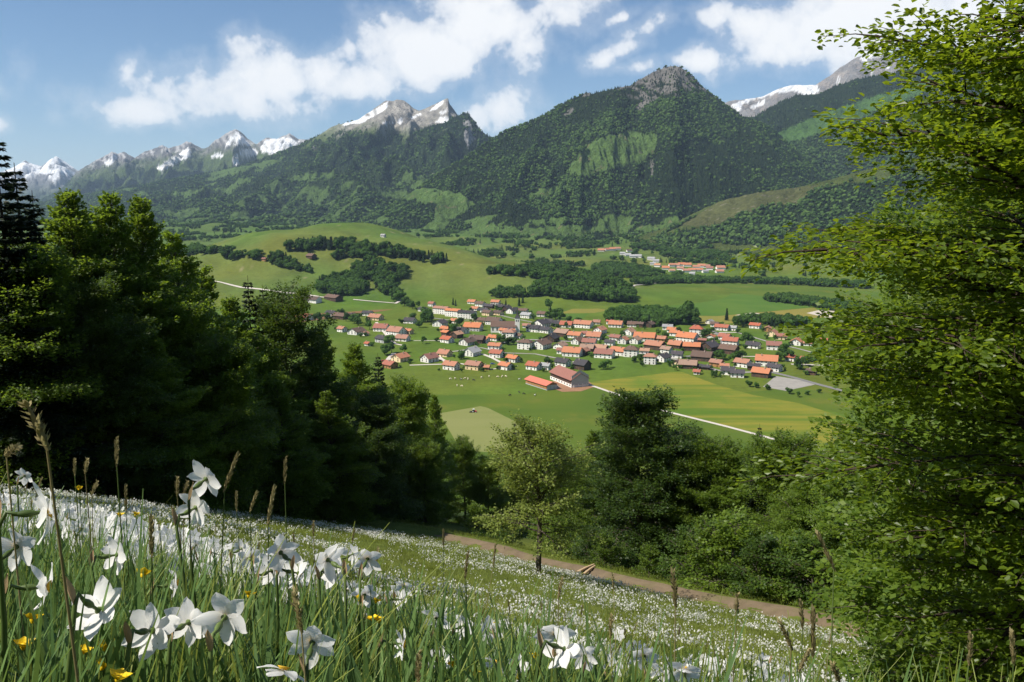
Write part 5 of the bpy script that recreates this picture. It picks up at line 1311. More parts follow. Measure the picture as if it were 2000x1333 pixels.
def plant_tree(kind, u, Y, vtop=None, H=None, label='', group=None, name='beech_tree', wide=1.0, cat='tree', rz=None, vbase=None):
    """stand a tree on the hillside below photo column u at distance Y; its height from the row its tip reaches"""
    rx, rzv = pix_ray(u, vtop if vtop is not None else 900)
    x = rx * Y; zg = float(GR(x, Y))
    if H is None: H = CAMZ + rzv * Y - zg
    c, t, H0 = TREES[kind]; s = H / H0
    root = empty(name, (x, Y, zg), TRNG.uniform(0, 6.28) if rz is None else rz, (s * wide, s * wide, s))
    link('crown', c, root); link('trunk', t, root)
    return tag(root, label, cat, group)
GL = 'trees of the left forest edge'
LEFT = [('s1', 28, 40, 318, 1.1, 'second dark spruce right behind the leftmost one'), ('b1', 160, 46, 405, .95, 'beech between the two tallest left crowns'), ('s0', -12, 36, 255, 1.15, 'tall dark spruce at the left picture edge'), ('s1', 62, 45, 372, 1.0, 'dark conifer tip behind the leftmost beeches'), ('b0', 118, 43, 366, 1.0, 'beech with bright leaves right of the tall left spruce'),
        ('b1', 208, 45, 372, .9, 'upright beech with pointed top in the left forest'), ('b0', 278, 47, 378, .85, 'tall beech in the middle of the left forest skyline'), ('b1', 335, 51, 446, .9, 'rounded beech right of the tallest left beeches'), ('b1', 392, 55, 515, 1.0, 'beech where the left skyline steps down'),
        ('s0', 484, 66, 538, .9, 'brownish spruce tip rising from the left forest slope'), ('s1', 512, 69, 556, .8, 'second spruce tip right beside the brownish one'), ('b0', 446, 60, 575, 1.0, 'beech below the two spruce tips'), ('b2', 560, 66, 612, .9, 'broad beech below the ploughed strip'), ('b1', 622, 70, 640, 1.0, 'beech in front of the left village houses'),
        ('b0', 685, 76, 668, .95, 'light green beech in the sloping forest line'), ('s1', 738, 80, 690, .9, 'slender spruce among beeches below the village edge'), ('b3', 795, 86, 765, .8, 'small beech below the front houses'), ('b1', 848, 92, 768, .65, 'pointed light tree beside the cow pasture'), ('b3', 905, 98, 872, .8, 'round beech below the mown patch'),
        ('b3', 30, 37, 520, 1.0, 'low beech filling the far left under the spruce'), ('b2', 170, 39, 600, 1.0, 'shaded beech low in the left forest edge'), ('b0', 300, 42, 640, 1.0, 'shaded beech behind the tall white narcissi'), ('b3', 420, 47, 690, 1.0, 'dark beech behind the two tall white narcissi'), ('b1', 540, 54, 740, 1.1, 'beech with lit sprays right of the narcissi'), ('b0', 640, 60, 760, 1.0, 'dark beech at the right of the left forest edge'), ('b2', 735, 67, 800, 1.0, 'dark beech above the meadow corner'), ('b3', 830, 76, 880, .9, 'beech near the path\'s left end'),
        ('s0', 655, 82, 720, .9, 'spruce hidden among the slope beeches')]
for (k, u, Y, vt, w, lab) in LEFT: plant_tree(k, u, Y, vt, None, lab, GL, 'spruce_tree' if k[0] == 's' else 'beech_tree', w)
plant_tree('s1', -900, 16.5, None, 21, 'tall spruce just outside the left picture edge', GL, 'spruce_tree', .8)
plant_tree('b1', -560, 23, None, 17, 'beech outside the left picture edge', GL, 'beech_tree', .8)
GC = 'trees behind the meadow path'
CENT = [('b3', 955, 94, 905, .9, 'beech left of the lone meadow tree'), ('s0', 1006, 104, 822, .8, 'spruce tip peeping over the lone meadow tree'), ('b0', 1095, 74, 865, 1.0, 'beech directly behind the lone meadow tree'), ('b1', 1160, 66, 838, .95, 'beech left of the big round tree'), ('b2', 1248, 58, 800, 1.15, 'big round dark tree in the centre below the hay field'),
        ('b3', 1330, 60, 868, 1.0, 'beech just right of the big round tree'), ('b3', 1392, 56, 884, 1.0, 'beech in the middle of the right tree row'), ('b0', 1440, 54, 890, 1.0, 'beech below the end of the white road'), ('s1', 1484, 52, 828, .6, 'thin pointed tree rising above the right row'), ('b3', 1540, 50, 880, 1.0, 'beech right of the thin pointed tree'), ('b0', 1600, 46, 886, 1.0, 'beech next to the right foreground tree'),
        ('b1', 1662, 40, 842, .9, 'beech partly hidden by the right foreground tree'), ('b2', 1750, 38, 830, .8, 'dark tree behind the right foreground tree'), ('b0', 1860, 33, 700, .75, 'tall beech behind the right foreground tree'), ('b3', 1960, 28, 460, 1.0, 'tall shaded beech at the right picture edge'), ('b1', 1990, 20, 150, .75, 'tall dark beech close behind the right foreground tree'), ('b0', 2130, 16, -160, .85, 'tall beech half outside the right picture edge'), ('b2', 1800, 40, 790, .8, 'shaded beech behind the bushes at the path end'), ('b2', 1130, 84, 905, 1.0, 'beech filling the gap behind the lone tree'), ('b1', 1200, 78, 860, 1.0, 'beech behind the big round tree'), ('b0', 1010, 98, 900, .9, 'beech behind the crown of the lone tree'), ('b3', 1480, 60, 896, 1.0, 'beech behind the thin pointed tree'), ('b2', 1380, 68, 905, 1.0, 'beech in the second row at the right')]
for (k, u, Y, vt, w, lab) in CENT: plant_tree(k, u, Y, vt, None, lab, GC, 'spruce_tree' if k[0] == 's' else 'beech_tree', w)
GB = 'bushes along the meadow path'
BUSH = [('u0', 1090, 58, 2.6, 'bush behind the lone tree\'s trunk'), ('u1', 1150, 53, 2.4, 'bush left of the logs'), ('u0', 1185, 51, 2.0, 'bush above the crossed logs'), ('u1', 1345, 46, 3.2, 'bright bush right of the big round tree'), ('u0', 1395, 44, 3.4, 'bush above the middle of the path'), ('u0', 1440, 43, 4.0, 'tall bush in the right tree row'), ('u1', 1490, 41, 3.4, 'bush by the path bend'), ('u0', 1545, 41, 3.4, 'large bush near the right end of the path'), ('u1', 1600, 38.5, 3.6, 'dark bush at the right end of the path'), ('u0', 1650, 38, 2.6, 'bush beside the right foreground tree'), ('u1', 1000, 62, 2.4, 'bush left of the lone meadow tree'), ('u0', 930, 68, 2.6, 'bush at the dark forest corner'), ('u0', 1275, 48.5, 1.8, 'small bush under the big round tree')]
for (k, u, Y, H, lab) in BUSH: plant_tree(k, u, Y, None, H, lab, GB, 'bush', 1.0, 'bush')
# ---- the lone tree in the flower meadow
p = at(1055, 1132, 36.0)
lt = empty('meadow_tree', (p.x, p.y, float(G(p.x, p.y))), R(20)); c, t, H0 = TREES['m0']
link('crown', c, lt); link('trunk', t, lt)
tag(lt, 'lone small pale-green tree with bare trunk standing in the flower meadow', 'tree')
# ---- the big beech close on the right
def pf_right(t):
    return float(np.interp(t, [0, .1, .2, .28, .38, .45, .54, .65, .8, .9, 1], [.30, .42, .72, .98, 1.10, .98, .74, .66, .55, .4, .15]))
c, t, n = leafy_tree('near_beech', 53, 18.0, 2.95, .25, pf_right, 168, 15, 50, .095, M_NEARB, (-6, 56), .24, near=True, spray=.20, sec_len=.44, tilt=.38, jit=.3, bark=M_BARK, vj=8)
print('near leaves', n)
px_, py_ = 7.1, 10.2
rb = empty('beech_tree', (px_, py_, float(G(px_, py_)) - .1), R(140)); link('crown', c, rb); link('trunk', t, rb)
tag(rb, 'large leafy beech filling the right side of the picture', 'tree')
# =================================================================== PATH AND MEADOW
def strip(name, pts, w, mat, dz, n=90):
    P = np.array([[p.x, p.y] for p in pts]); s = np.linspace(0, len(P) - 1, n)
    # smooth the centre line
    C = np.stack([np.interp(s, range(len(P)), P[:, k]) for k in range(2)], -1)
    for _ in range(12): C[1:-1] = (C[:-2] + C[1:-1] * 2 + C[2:]) / 4
    T = unit(np.gradient(C, axis=0)); Nn = np.stack([-T[:, 1], T[:, 0]], -1)
    Vs = []; m_ = 7
    for j in range(m_):
        off = (j / (m_ - 1) - .5) * w * (1 + .22 * fbm(s * .9 + 5 * (j > 3), s * 0 + j * .01, 3, 301))[:, None]
        q = C + Nn * off; z = G(q[:, 0], q[:, 1]) + dz * (0.2 if j in (0, m_ - 1) else 1) - (.05 if j in (2, 4) else 0)
        Vs.append(np.stack([q[:, 0], q[:, 1], z], -1))
    return struct(link(name, mesh_np(name, np.vstack(Vs), grid_faces(m_, n)[:, ::-1], mat, smooth=True))), C
M_PATH = pbr('dirt_path', (0.145, 0.110, 0.072), 0.95, 0.5, 1.2, 0.6, 0.05, dirt=(0.13, 0.125, 0.05))
pp = [at(u, v, Y) for u, v, Y in PATHPX]
path_o, PATHC = strip('path', pp, 1.45, M_PATH, .09)
def path_y(x): return np.interp(x, PATHC[:, 0], PATHC[:, 1])
# two cut poles lying by the path
M_LOG = pbr('cut_wood', (0.42, 0.30, 0.18), 0.85, 0.2, 3.0)
for i, (a, b, Ya, lab) in enumerate([((1126, 1112), (1160, 1098), 47.5, 'pale cut pole lying across the path, the longer one'), ((1140, 1114), (1162, 1102), 47.0, 'pale cut pole beside the longer one on the path')]):
    A = at(*a, Ya - .8); B = at(*b, Ya + .6)
    for q in (A, B): q.z = float(G(q.x, q.y)) + .16
    tb = Tubes(); tb.add([A, (A * .5 + B * .5) + Vector((0, 0, .03)), B], [.09, .08, .06], 8)
    o = link('wooden_pole', tb.mesh('wooden_pole', M_LOG)); tag(o, lab, 'pole')

M_GRASS = leafmat('grass_blade', (0.095, 0.130, 0.018), (0.200, 0.235, 0.042), (0.26, 0.30, 0.045), 0.35, 0.3, True, 0.5, 0.25)
M_NLEAF = leafmat('narcissus_leaf', (0.052, 0.112, 0.030), (0.130, 0.205, 0.062), (0.18, 0.27, 0.055), 0.32, 0.15, True, 0.38, 0.4)
M_STEM = leafmat('flower_stem', (0.075, 0.120, 0.030), (0.120, 0.165, 0.050), (0.12, 0.18, 0.04), 0.25, 0.2, False, 0.45, 0.3)
M_STRAW = leafmat('seed_head', (0.200, 0.165, 0.075), (0.360, 0.310, 0.160), (0.30, 0.26, 0.12), 0.35, 0.25, True, 0.7, 0.1)
M_WHITE = leafmat('white_petal', (0.80, 0.79, 0.78), (0.88, 0.87, 0.85), (0.88, 0.87, 0.84), 0.5, 0.04, True, 0.55, 0.2)
M_CORO = leafmat('corona', (0.62, 0.40, 0.03), (0.7, 0.45, 0.05), (0.7, 0.45, 0.05), 0.3, 0.1, False)
M_YEL = leafmat('yellow_petal', (0.75, 0.50, 0.01), (0.85, 0.60, 0.02), (0.8, 0.55, 0.02), 0.3, 0.1, True, 0.4, 0.3)
M_PAPER = leafmat('dry_spathe', (0.30, 0.20, 0.11), (0.42, 0.30, 0.18), (0.4, 0.28, 0.15), 0.3, 0.1, False, 0.8, 0.1)

# ---- blades: tufts shared by many points, uncountable
def tuft(seed, n, rad, hmin, hmax, w, mat, lean=.35, segs=4):
    rg = np.random.default_rng(seed); Vs = []; Fs = []; b = 0
    for i in range(n):
        a = rg.uniform(0, 6.28); r = rad * math.sqrt(rg.random()); p = np.array([r * math.cos(a), r * math.sin(a), -.03])
        la = rg.uniform(0, 6.28); ln = lean * rg.uniform(.2, 1.2); h = rg.uniform(hmin, hmax); d = np.array([math.cos(la), math.sin(la), 0]); fa = la + math.pi / 2 + rg.uniform(-.6, .6); sd = np.array([math.cos(fa), math.sin(fa), 0]); ww = w * rg.uniform(.6, 1.3)
        for k in range(segs + 1):
            t = k / segs; c = p + np.array([0, 0, h * (t - .12 * ln * t * t)]) + d * h * ln * t ** 2; wk = ww * (1 - t ** 2.2) * .5 + .0004
            Vs += [c - sd * wk, c + sd * wk]
            if k: Fs.append((b - 2, b - 1, b + 1, b)); 
            b += 2
    return mesh_np('tuft', np.array(Vs), np.array(Fs), mat, smooth=True)
NEART = [tuft(1, 26, .09, .20, .38, .008, M_NLEAF, .28), tuft(2, 24, .09, .18, .36, .009, M_NLEAF, .35), tuft(3, 34, .09, .14, .34, .0028, M_GRASS, .5), tuft(4, 30, .10, .16, .36, .003, M_GRASS, .6)]
MIDT = [tuft(5, 46, .26, .08, .22, .007, M_GRASS, .5, 2), tuft(6, 40, .26, .08, .22, .010, M_NLEAF, .35, 2), tuft(7, 46, .26, .08, .20, .006, M_GRASS, .6, 2)]
FART = [tuft(8, 46, .6, .08, .20, .018, M_GRASS, .5, 1), tuft(9, 46, .6, .07, .18, .016, M_GRASS, .6, 1)]
C_NT = proto_collection('proto_tuft_near', NEART); C_MT = proto_collection('proto_tuft_mid', MIDT); C_FT = proto_collection('proto_tuft_far', FART)
def wedge(n, r0, r1, seed, a0=-40, a1=40, pw=1.0):
    rg = np.random.default_rng(seed); r = (r0 ** (2 * pw) + (r1 ** (2 * pw) - r0 ** (2 * pw)) * rg.random(n)) ** (.5 / pw); a = np.radians(rg.uniform(a0, a1, n))
    return np.sin(a) * r, np.cos(a) * r, rg
def strew(name, label, n, r0, r1, coll, seed, smin, smax, cat='grass', mask=None, tiltv=.12, pw=1.0, idxp=None, sfun=None):
    x, y, rg = wedge(n, r0, r1, seed, pw=pw)
    ok = (y < path_y(x) - 1.2) | (x < PATHC[:, 0].min())
    if mask is not None: ok &= mask(x, y, rg)
    x, y = x[ok], y[ok]; n = len(x)
    rot = np.zeros((n, 3)); rot[:, :2] = rg.normal(0, tiltv, (n, 2)); rot[:, 2] = rg.uniform(0, 6.28, n); s = rg.uniform(smin, smax, n) * (1 if sfun is None else sfun(x, y))
    k = len(coll.objects)
    o = scatter(name, np.stack([x, y, G(x, y)], -1), rot, np.stack([s, s, s], -1), rg.choice(k, n, p=idxp), coll); o['kind'] = 'stuff'
    return tag(o, label, cat)
strew('meadow_grass', 'tall green narcissus leaves and grass in the foreground meadow', 5200, .75, 5.5, C_NT, 1, .75, 1.15, pw=.8, idxp=[.34, .34, .16, .16], sfun=lambda x, y: 1 - .45 * sstep(-.15, .35, x / y) * sstep(1.2, 2.2, y))
strew('meadow_grass', 'meadow grass on the slope beyond the near flowers', 7000, 5.0, 20, C_MT, 2, .8, 1.15)
strew('meadow_grass', 'short grass of the far meadow slope', 15000, 18, 66, C_FT, 3, .7, 1.1, mask=lambda x, y, rg: (np.abs(x) < 60) & (y < path_y(x) - 2.0))
xb, yb, rg = wedge(6000, 34, 66, 71)   # rough verge behind the path
ok = (yb > path_y(xb) + 1.1) & (yb < path_y(xb) + 7); xb, yb = xb[ok], yb[ok]; n = len(xb)
rot = np.zeros((n, 3)); rot[:, 2] = rg.uniform(0, 6.28, n); s = rg.uniform(.8, 1.4, n)
o = scatter('verge_grass', np.stack([xb, yb, G(xb, yb)], -1), rot, np.stack([s, s, s], -1), rg.integers(0, 2, n), C_FT); o['kind'] = 'stuff'; tag(o, 'rough grass verge behind the dirt path', 'grass')

# ---- narcissus
def petal_grid(L_, W_, curl, cup, seed, nu=6, nv=4):
    rg = np.random.default_rng(seed); Vs = []
    for i in range(nu + 1):
        t = i / nu; w = W_ * (math.sin(math.pi * min(1, .08 + t * .86)) ** .75) * (1 - .12 * t)
        if i == nu: w = W_ * .10
        for j in range(nv + 1):
            q = j / nv * 2 - 1
            Vs.append((q * w * .5, L_ * t - abs(q) * .04 * L_ * t, curl * L_ * t * t + cup * W_ * q * q * math.sin(math.pi * t) + .03 * L_ * math.sin(7 * t + 3 * q + seed) * t))
    return np.array(Vs), grid_faces(nu + 1, nv + 1)
# petal lies along +Y in the local frame of the blossom, the back of the blossom is -Z ... +Z is where it looks
PET = []
for i in range(4):
    v_, f_ = petal_grid(.030, .0205, -.16 - .14 * (i % 3), .10 if i % 2 else -.12, i)
    PET.append(mesh_np('petal', v_, f_, M_WHITE, smooth=True))
def lathe(prof, n, mat, name):
    a = np.linspace(0, 2 * np.pi, n, endpoint=False)
    Vv = np.vstack([np.stack([np.cos(a) * r, np.sin(a) * r, a * 0 + z], -1) for r, z in prof])
    return mesh_np(name, Vv, grid_faces(len(prof), n, True), mat, smooth=True)
OVARY = lathe([(.0012, -.030), (.0020, -.026), (.0036, -.020), (.0036, -.014), (.0018, -.009), (.0016, -.003), (.004, .0)], 10, M_STEM, 'ovary')
CORONA = lathe([(.0030, .0), (.0058, .003), (.0072, .0045), (.0066, .0046), (.0030, .001)], 14, M_CORO, 'corona')
def merged(parts, mats):
    Vs = []; Fs = []; mi = []; b = 0
    for (me, M_) in parts:
        n = len(me.vertices); v = np.empty(n * 3, np.float32); me.vertices.foreach_get('co', v); v = v.reshape(-1, 3)
        v = np.array([(M_ @ Vector(q))[:] for q in v]); Vs.append(v)
        f = np.array([list(p.vertices) for p in me.polygons]); Fs.append(f + b); mi += [mats.index(me.materials[0])] * len(f); b += n
    return mesh_np('blossom', np.vstack(Vs), Fs, mats, smooth=True, mat_idx=mi)
def pet_rot(k, seed=0):
    return Matrix.Rotation(k * math.pi / 3 + (.08 if k % 2 else 0), 4, 'Z') @ Matrix.Translation((0, .0015, .0008 if k % 2 else 0)) @ Matrix.Rotation(R(-8 + 9 * ((k * 7 + seed) % 3)), 4, 'X')
BLOS = [merged([(PET[(k + s) % 4], pet_rot(k, s)) for k in range(6)] + [(OVARY, Matrix()), (CORONA, Matrix())], [M_WHITE, M_STEM, M_CORO]) for s in range(3)]
SPATHE = mesh_np('spathe', *petal_grid(.030, .008, .25, .5, 9), M_PAPER, smooth=True)
NRNG = random.Random(17)
def flower_frame(az_, pitch, roll):
    """rotation taking blossom +Z to the way it looks (az from +Y to the right, pitch up)"""
    d = Vector((math.sin(az_) * math.cos(pitch), math.cos(az_) * math.cos(pitch), math.sin(pitch)))
    return (d.to_track_quat('Z', 'Y').to_matrix().to_4x4() @ Matrix.Rotation(roll, 4, 'Z')), d
def narcissus(u, v, dist, size, az_, pitch, roll, label, group=None, detail=True, bent=None):
    c = at(u, v, dist)
    M_, d = flower_frame(R(az_), R(pitch), roll)
    neck = c - d * .030 * size
    gx, gy = neck.x - d.x * .03 + NRNG.uniform(-.03, .03) * (1 if bent is None else 0), neck.y - d.y * .02 + NRNG.uniform(-.03, .02)
    if bent is not None: gx += bent
    gz = float(G(gx, gy))
    root = empty('narcissus', (gx, gy, gz))
    off = Vector((gx, gy, gz))
    top = neck - d * .012 + Vector((0, 0, -.012)); B = Vector((0, 0, 0))
    L0 = top - off
    P = [B + Vector((0, 0, -.03)), L0 * .35 + Vector((NRNG.uniform(-.006, .006), 0, .0)), L0 * .75 + Vector((NRNG.uniform(-.006, .006), 0, 0)), L0, (neck - off) + Vector((0, 0, .003)) - d * .004, (neck - off) + d * .006]
    tb = Tubes(); tb.add(P, [.0032, .0030, .0027, .0024, .002, .002], 7)
    st = link('stem', tb.mesh('stem', M_STEM), root)
    sp_ = link('spathe', SPATHE, st, top - off, (R(60), 0, R(NRNG.uniform(0, 360))))
    loc = c - off
    if detail:
        fl = link('blossom', OVARY, root); fl.matrix_local = Matrix.Translation(loc) @ M_ @ Matrix.Scale(size, 4)
        for k in range(6):
            q = link('petal', PET[(k + int(u)) % 4], fl); q.matrix_local = pet_rot(k, int(u)) @ Matrix.Rotation(R(NRNG.uniform(-9, 9)), 4, 'Y') @ Matrix.Scale(NRNG.uniform(.9, 1.1), 4)
        link('corona', CORONA, fl)
    else:
        fl = link('blossom', BLOS[NRNG.randrange(3)], root); fl.matrix_local = Matrix.Translation(loc) @ M_ @ Matrix.Scale(size, 4)
    return tag(root, label, 'flower', group)
# (u, v of the blossom's centre, distance m, size, looks to azimuth, pitch, roll, label)
BIG = [(402, 936, 1.2, 1.1, 14, 10, 10, 'tallest white narcissus standing above the meadow against the dark forest'), (382, 992, 1.18, 1.05, 18, 2, 40, 'white narcissus just below the tallest one'), (92, 1000, .72, .95, 60, -5, 10, 'large close white narcissus near the left edge, seen side-on'), (32, 1068, .92, .95, 5, 10, 20, 'white narcissus at the left edge showing six spread petals'),
       (90, 1146, .80, .95, 70, -6, 0, 'white narcissus on a horizontal bent neck at left'), (192, 1192, .74, .98, 15, -48, 30, 'nodding white narcissus low at left'), (298, 1232, .78, .98, 10, -25, 0, 'white narcissus with drooping petals, left of the bottom pair'), (368, 1216, .84, .9, 8, -10, 25, 'white narcissus between two others at bottom left'), (438, 1206, .80, 1.0, 0, 6, 5, 'white narcissus with splayed petals in the bottom row'),
       (610, 1256, .88, 1.0, -4, 8, 20, 'white six-petalled narcissus alone in the bottom centre'), (552, 1310, .76, .9, 20, 55, 0, 'half-hidden narcissus at the bottom edge left of centre'), (228, 1084, 1.12, .95, 30, -12, 10, 'white narcissus in front of the left flower mass'), (344, 1140, 1.2, .9, 60, 0, 0, 'small white narcissus beside a dark stalk'), (548, 1080, 1.25, 1.05, -40, 4, 0, 'white narcissus at the top of the central clump'),
       (530, 1115, 1.3, 1.0, 20, -8, 15, 'narcissus in the central clump, lower left'), (582, 1120, 1.28, .95, 55, -25, 30, 'narcissus in the central clump, lower right'), (640, 1094, 1.2, 1.05, -50, 8, 20, 'white narcissus left of the pair right of centre'), (655, 1118, 1.22, .95, 30, -20, 0, 'narcissus below the pair right of centre'), (718, 1092, 1.35, .95, 10, 14, 0, 'white narcissus alone above the meadow shadow'), (690, 1082, 1.5, .85, 40, 5, 30, 'smaller narcissus beside the one over the shadow'), (712, 1162, 1.5, .85, 0, 0, 10, 'small narcissus above the yellow flowers in the centre'),
       (790, 1146, 1.75, .9, 30, 20, 0, 'white narcissus at the edge of the near slope'), (784, 1172, 1.7, .85, 50, -20, 0, 'narcissus just below the one at the slope edge'), (852, 1208, 1.55, 1.0, 10, 15, 0, 'white narcissus leaning over the slope'), (786, 1258, 1.1, .8, 80, -10, 0, 'narcissus bud-like, seen edge-on in the lower centre'), (906, 1222, 1.6, .95, 30, -10, 0, 'white narcissus left of the faded ones'), (956, 1232, 1.55, .95, -20, -15, 0, 'white narcissus beside a faded blossom'),
       (968, 1296, 1.25, .9, 40, 40, 0, 'narcissus with folded petals at the bottom centre-right'), (1086, 1240, 1.05, 1.0, 5, 12, 15, 'large white narcissus right of centre near the bottom'), (1102, 1268, 1.0, 1.0, 60, -30, 0, 'drooping narcissus under the large one right of centre'), (1142, 1282, 1.3, .9, 10, 0, 10, 'white narcissus right of the drooping one'), (1258, 1282, 1.3, .95, 0, 18, 20, 'white narcissus alone over the flowery slope at right'), (1338, 1312, 1.1, 1.0, 10, 30, 0, 'white narcissus at the bottom edge, farthest right'), (1294, 1318, 1.15, .8, 60, 10, 0, 'narcissus just left of the farthest right one'),
       (48, 930, 2.4, .95, 0, 5, 0, 'small white narcissus sticking up at the far left'), (862, 1290, 1.3, .8, 10, -40, 0, 'wilted white narcissus beside yellow petals'), (1012, 1306, 1.3, .8, 20, -30, 0, 'small narcissus low right of the folded one'), (1200, 1300, 1.5, .85, 40, 0, 0, 'small narcissus between the bottom right flowers'), (472, 1072, 1.9, .95, 20, 0, 0, 'white narcissus between the tall pair and the central clump'), (486, 1090, 1.7, .9, -30, -10, 0, 'narcissus left above the central clump')]
for q in BIG: narcissus(*q[:7], q[7], 'large foreground narcissi')
# the next largest ones, told apart only by where they crowd
xs = []; rg = np.random.default_rng(23)
SHORT = [(402, 936, 'the tallest narcissus'), (92, 1000, 'the close side-on narcissus'), (32, 1068, 'the six-petalled narcissus at the left edge'), (228, 1084, 'the narcissus before the left flower mass'), (48, 930, 'the narcissus sticking up at far left'), (228, 885, 'the fluffy tall grass head'), (146, 914, 'the slim left grass head'), (522, 990, 'the leaning grass head'),
         (472, 1072, 'the narcissus left of the central clump'), (548, 1080, 'the top of the central clump'), (582, 1120, 'the lower right of the central clump'), (640, 1094, 'the pair right of centre'), (718, 1092, 'the narcissus above the meadow shadow'), (712, 1162, 'the small central narcissus'), (790, 1146, 'the narcissus at the slope edge'), (852, 1208, 'the narcissus leaning over the slope'), (906, 1222, 'the narcissus left of the faded ones'), (956, 1232, 'the narcissus beside a faded blossom'), (1086, 1240, 'the large narcissus right of centre'), (1142, 1282, 'the narcissus right of the drooping one'), (1258, 1282, 'the lone narcissus over the right slope'), (1338, 1312, 'the farthest right narcissus'), (610, 1256, 'the lone bottom narcissus'), (436, 926, 'the long slanting grass head'), (344, 1140, 'the narcissus beside a dark stalk'), (556, 920, 'the upright grass head')]
NTH = ['nearest', 'second nearest', 'third nearest', 'fourth nearest', 'fifth nearest', 'sixth nearest', 'seventh nearest', 'eighth nearest', 'ninth nearest', 'tenth nearest', 'eleventh nearest', 'twelfth nearest']
spots = []
made = 0
while made < 258:
    r = 2.1 + 4.6 * rg.random(); a = math.radians(rg.uniform(-36, 20) if rg.random() < .5 else rg.uniform(-36, -8)); x, y = math.sin(a) * r, math.cos(a) * r
    hgt = rg.uniform(.22, .36); z = float(G(x, y)) + hgt
    u, v = proj(x, y, z)
    if not (-10 < u < 1500) or v > 1330: continue
    if u < 430 and v > 1090 and rg.random() < .85: continue
    if fbm(x / .8, y / .8, 2, 401) < -.12: continue
    spots.append((u, v, y, rg.uniform(.72, .95), rg.uniform(-60, 75), rg.uniform(-30, 25), rg.uniform(0, 1)))
    made += 1
def near_short(u, v):
    d, a_, b_, n_ = min((math.hypot(u - a2, v - b2), a2, b2, n2) for a2, b2, n2 in SHORT)
    rel = ('left of' if u < a_ else 'right of') if abs(u - a_) > abs(v - b_) else ('above' if v < b_ else 'below')
    return d, rel, n_
nk = {}
for q in sorted(spots, key=lambda q: near_short(q[0], q[1])[0]):
    d, rel, n_ = near_short(q[0], q[1]); pose = 'nodding' if q[5] < -14 else ('left-facing' if q[4] < -22 else ('right-facing' if q[4] > 38 else 'back-turned'))
    k = (pose, rel, n_); c_ = nk.get(k, 0); nk[k] = c_ + 1
    narcissus(*q, 'small %s narcissus, %s %s %s' % (pose, NTH[min(c_, 11)], rel, n_), 'smaller narcissi of the near meadow', False)
# farther flowers: uncountable
SIMPLE = []
for s in range(3):
    rgs = np.random.default_rng(500 + s); Vs = []; Fs = []; b = 0
    for fl in range(6):
        px2, py2 = rgs.uniform(-.22, .22, 2); h = rgs.uniform(.15, .27); M_, d = flower_frame(rgs.uniform(-1.4, 1.6), rgs.uniform(-.4, .9), rgs.uniform(0, 1))
        for k in range(6):
            a = k * math.pi / 3
            for (r_, w_) in ((0.002, 0), (.018, -.010), (.032, 0), (.018, .010)):
                p_ = M_ @ Vector((math.cos(a) * r_ - math.sin(a) * w_, math.sin(a) * r_ + math.cos(a) * w_, -.1 * r_)); Vs.append((px2 + p_.x, py2 + p_.y, h + p_.z))
            Fs.append((b, b + 1, b + 2, b + 3)); b += 4
    SIMPLE.append(mesh_np('flower_cluster', np.array(Vs), np.array(Fs), M_WHITE))
C_FL = proto_collection('proto_flower_cluster', SIMPLE)
def flower_mask(x, y, rg):
    r = np.hypot(x, y)
    band = fbm(x / 11. + y / 30., y / 3.2 + x / 16., 3, 411) + .5 * fbm(x / 2.5, y / 2.5, 3, 415)
    return (rg.random(len(x)) < np.clip(.28 + 2.2 * band, .03, 1)) & (y < path_y(x) - 2.5)
_x, _y, _r = wedge(1150, 2.6, 9.0, 13, -37, -12, pw=.75); _s = _r.uniform(.8, 1.0, len(_x)); _rot = np.zeros((len(_x), 3)); _rot[:, 2] = _r.uniform(0, 6.28, len(_x))
o = scatter('narcissus_meadow', np.stack([_x, _y, G(_x, _y)], -1), _rot, np.stack([_s, _s, _s * 1.15], -1), _r.integers(0, 3, len(_x)), C_FL); o['kind'] = 'stuff'; tag(o, 'thick white narcissus mass on the left hump', 'flowers')
strew('narcissus_meadow', 'dense white narcissi of the near slope', 800, 3.0, 9, C_FL, 11, .85, 1.1, 'flowers', mask=lambda x, y, rg: fbm(x / 1.2, y / 1.2, 2, 421) > -.25, pw=.8)
strew('narcissus_meadow', 'white narcissi sprinkled in bands over the meadow slope', 24000, 7, 52, C_FL, 12, .75, 1.2, 'flowers', mask=flower_mask, pw=.75)

# ---- grass stalks with seed heads
def seed_head(seed, L_=.07, W_=.008, fluffy=1.0):
    rg = np.random.default_rng(seed); n = 70; t = np.sort(rg.random(n)); a = rg.uniform(0, 6.28, n)
    r = W_ * .5 * np.sin(np.pi * np.clip(t * .9 + .08, 0, 1)) ** .7
    P = np.stack([np.cos(a) * r * .4, np.sin(a) * r * .4, t * L_], -1); D = unit(np.stack([np.cos(a) * .35 * fluffy, np.sin(a) * .35 * fluffy, np.ones(n)], -1)); Nn = unit(np.stack([np.cos(a), np.sin(a), np.full(n, -.2)], -1))
    l = L_ * .17 * rg.uniform(.7, 1.2, n); Vv, F = leaf_quads(P, D, Nn, l, l * .36)
    core = Tubes(); core.add([(0, 0, 0), (0, 0, L_ * .5), (0, 0, L_ * .96)], [W_ * .18, W_ * .26, W_ * .08], 6)
    cv = np.vstack(core.V); cf = np.vstack(core.F) + len(Vv)
    return mesh_np('seed_head', np.vstack([Vv, cv]), [F, cf], M_STRAW)
SEED = [seed_head(1), seed_head(2, .06, .011, 1.8), seed_head(3, .08, .007, .8), seed_head(4, .055, .013, 2.4)]
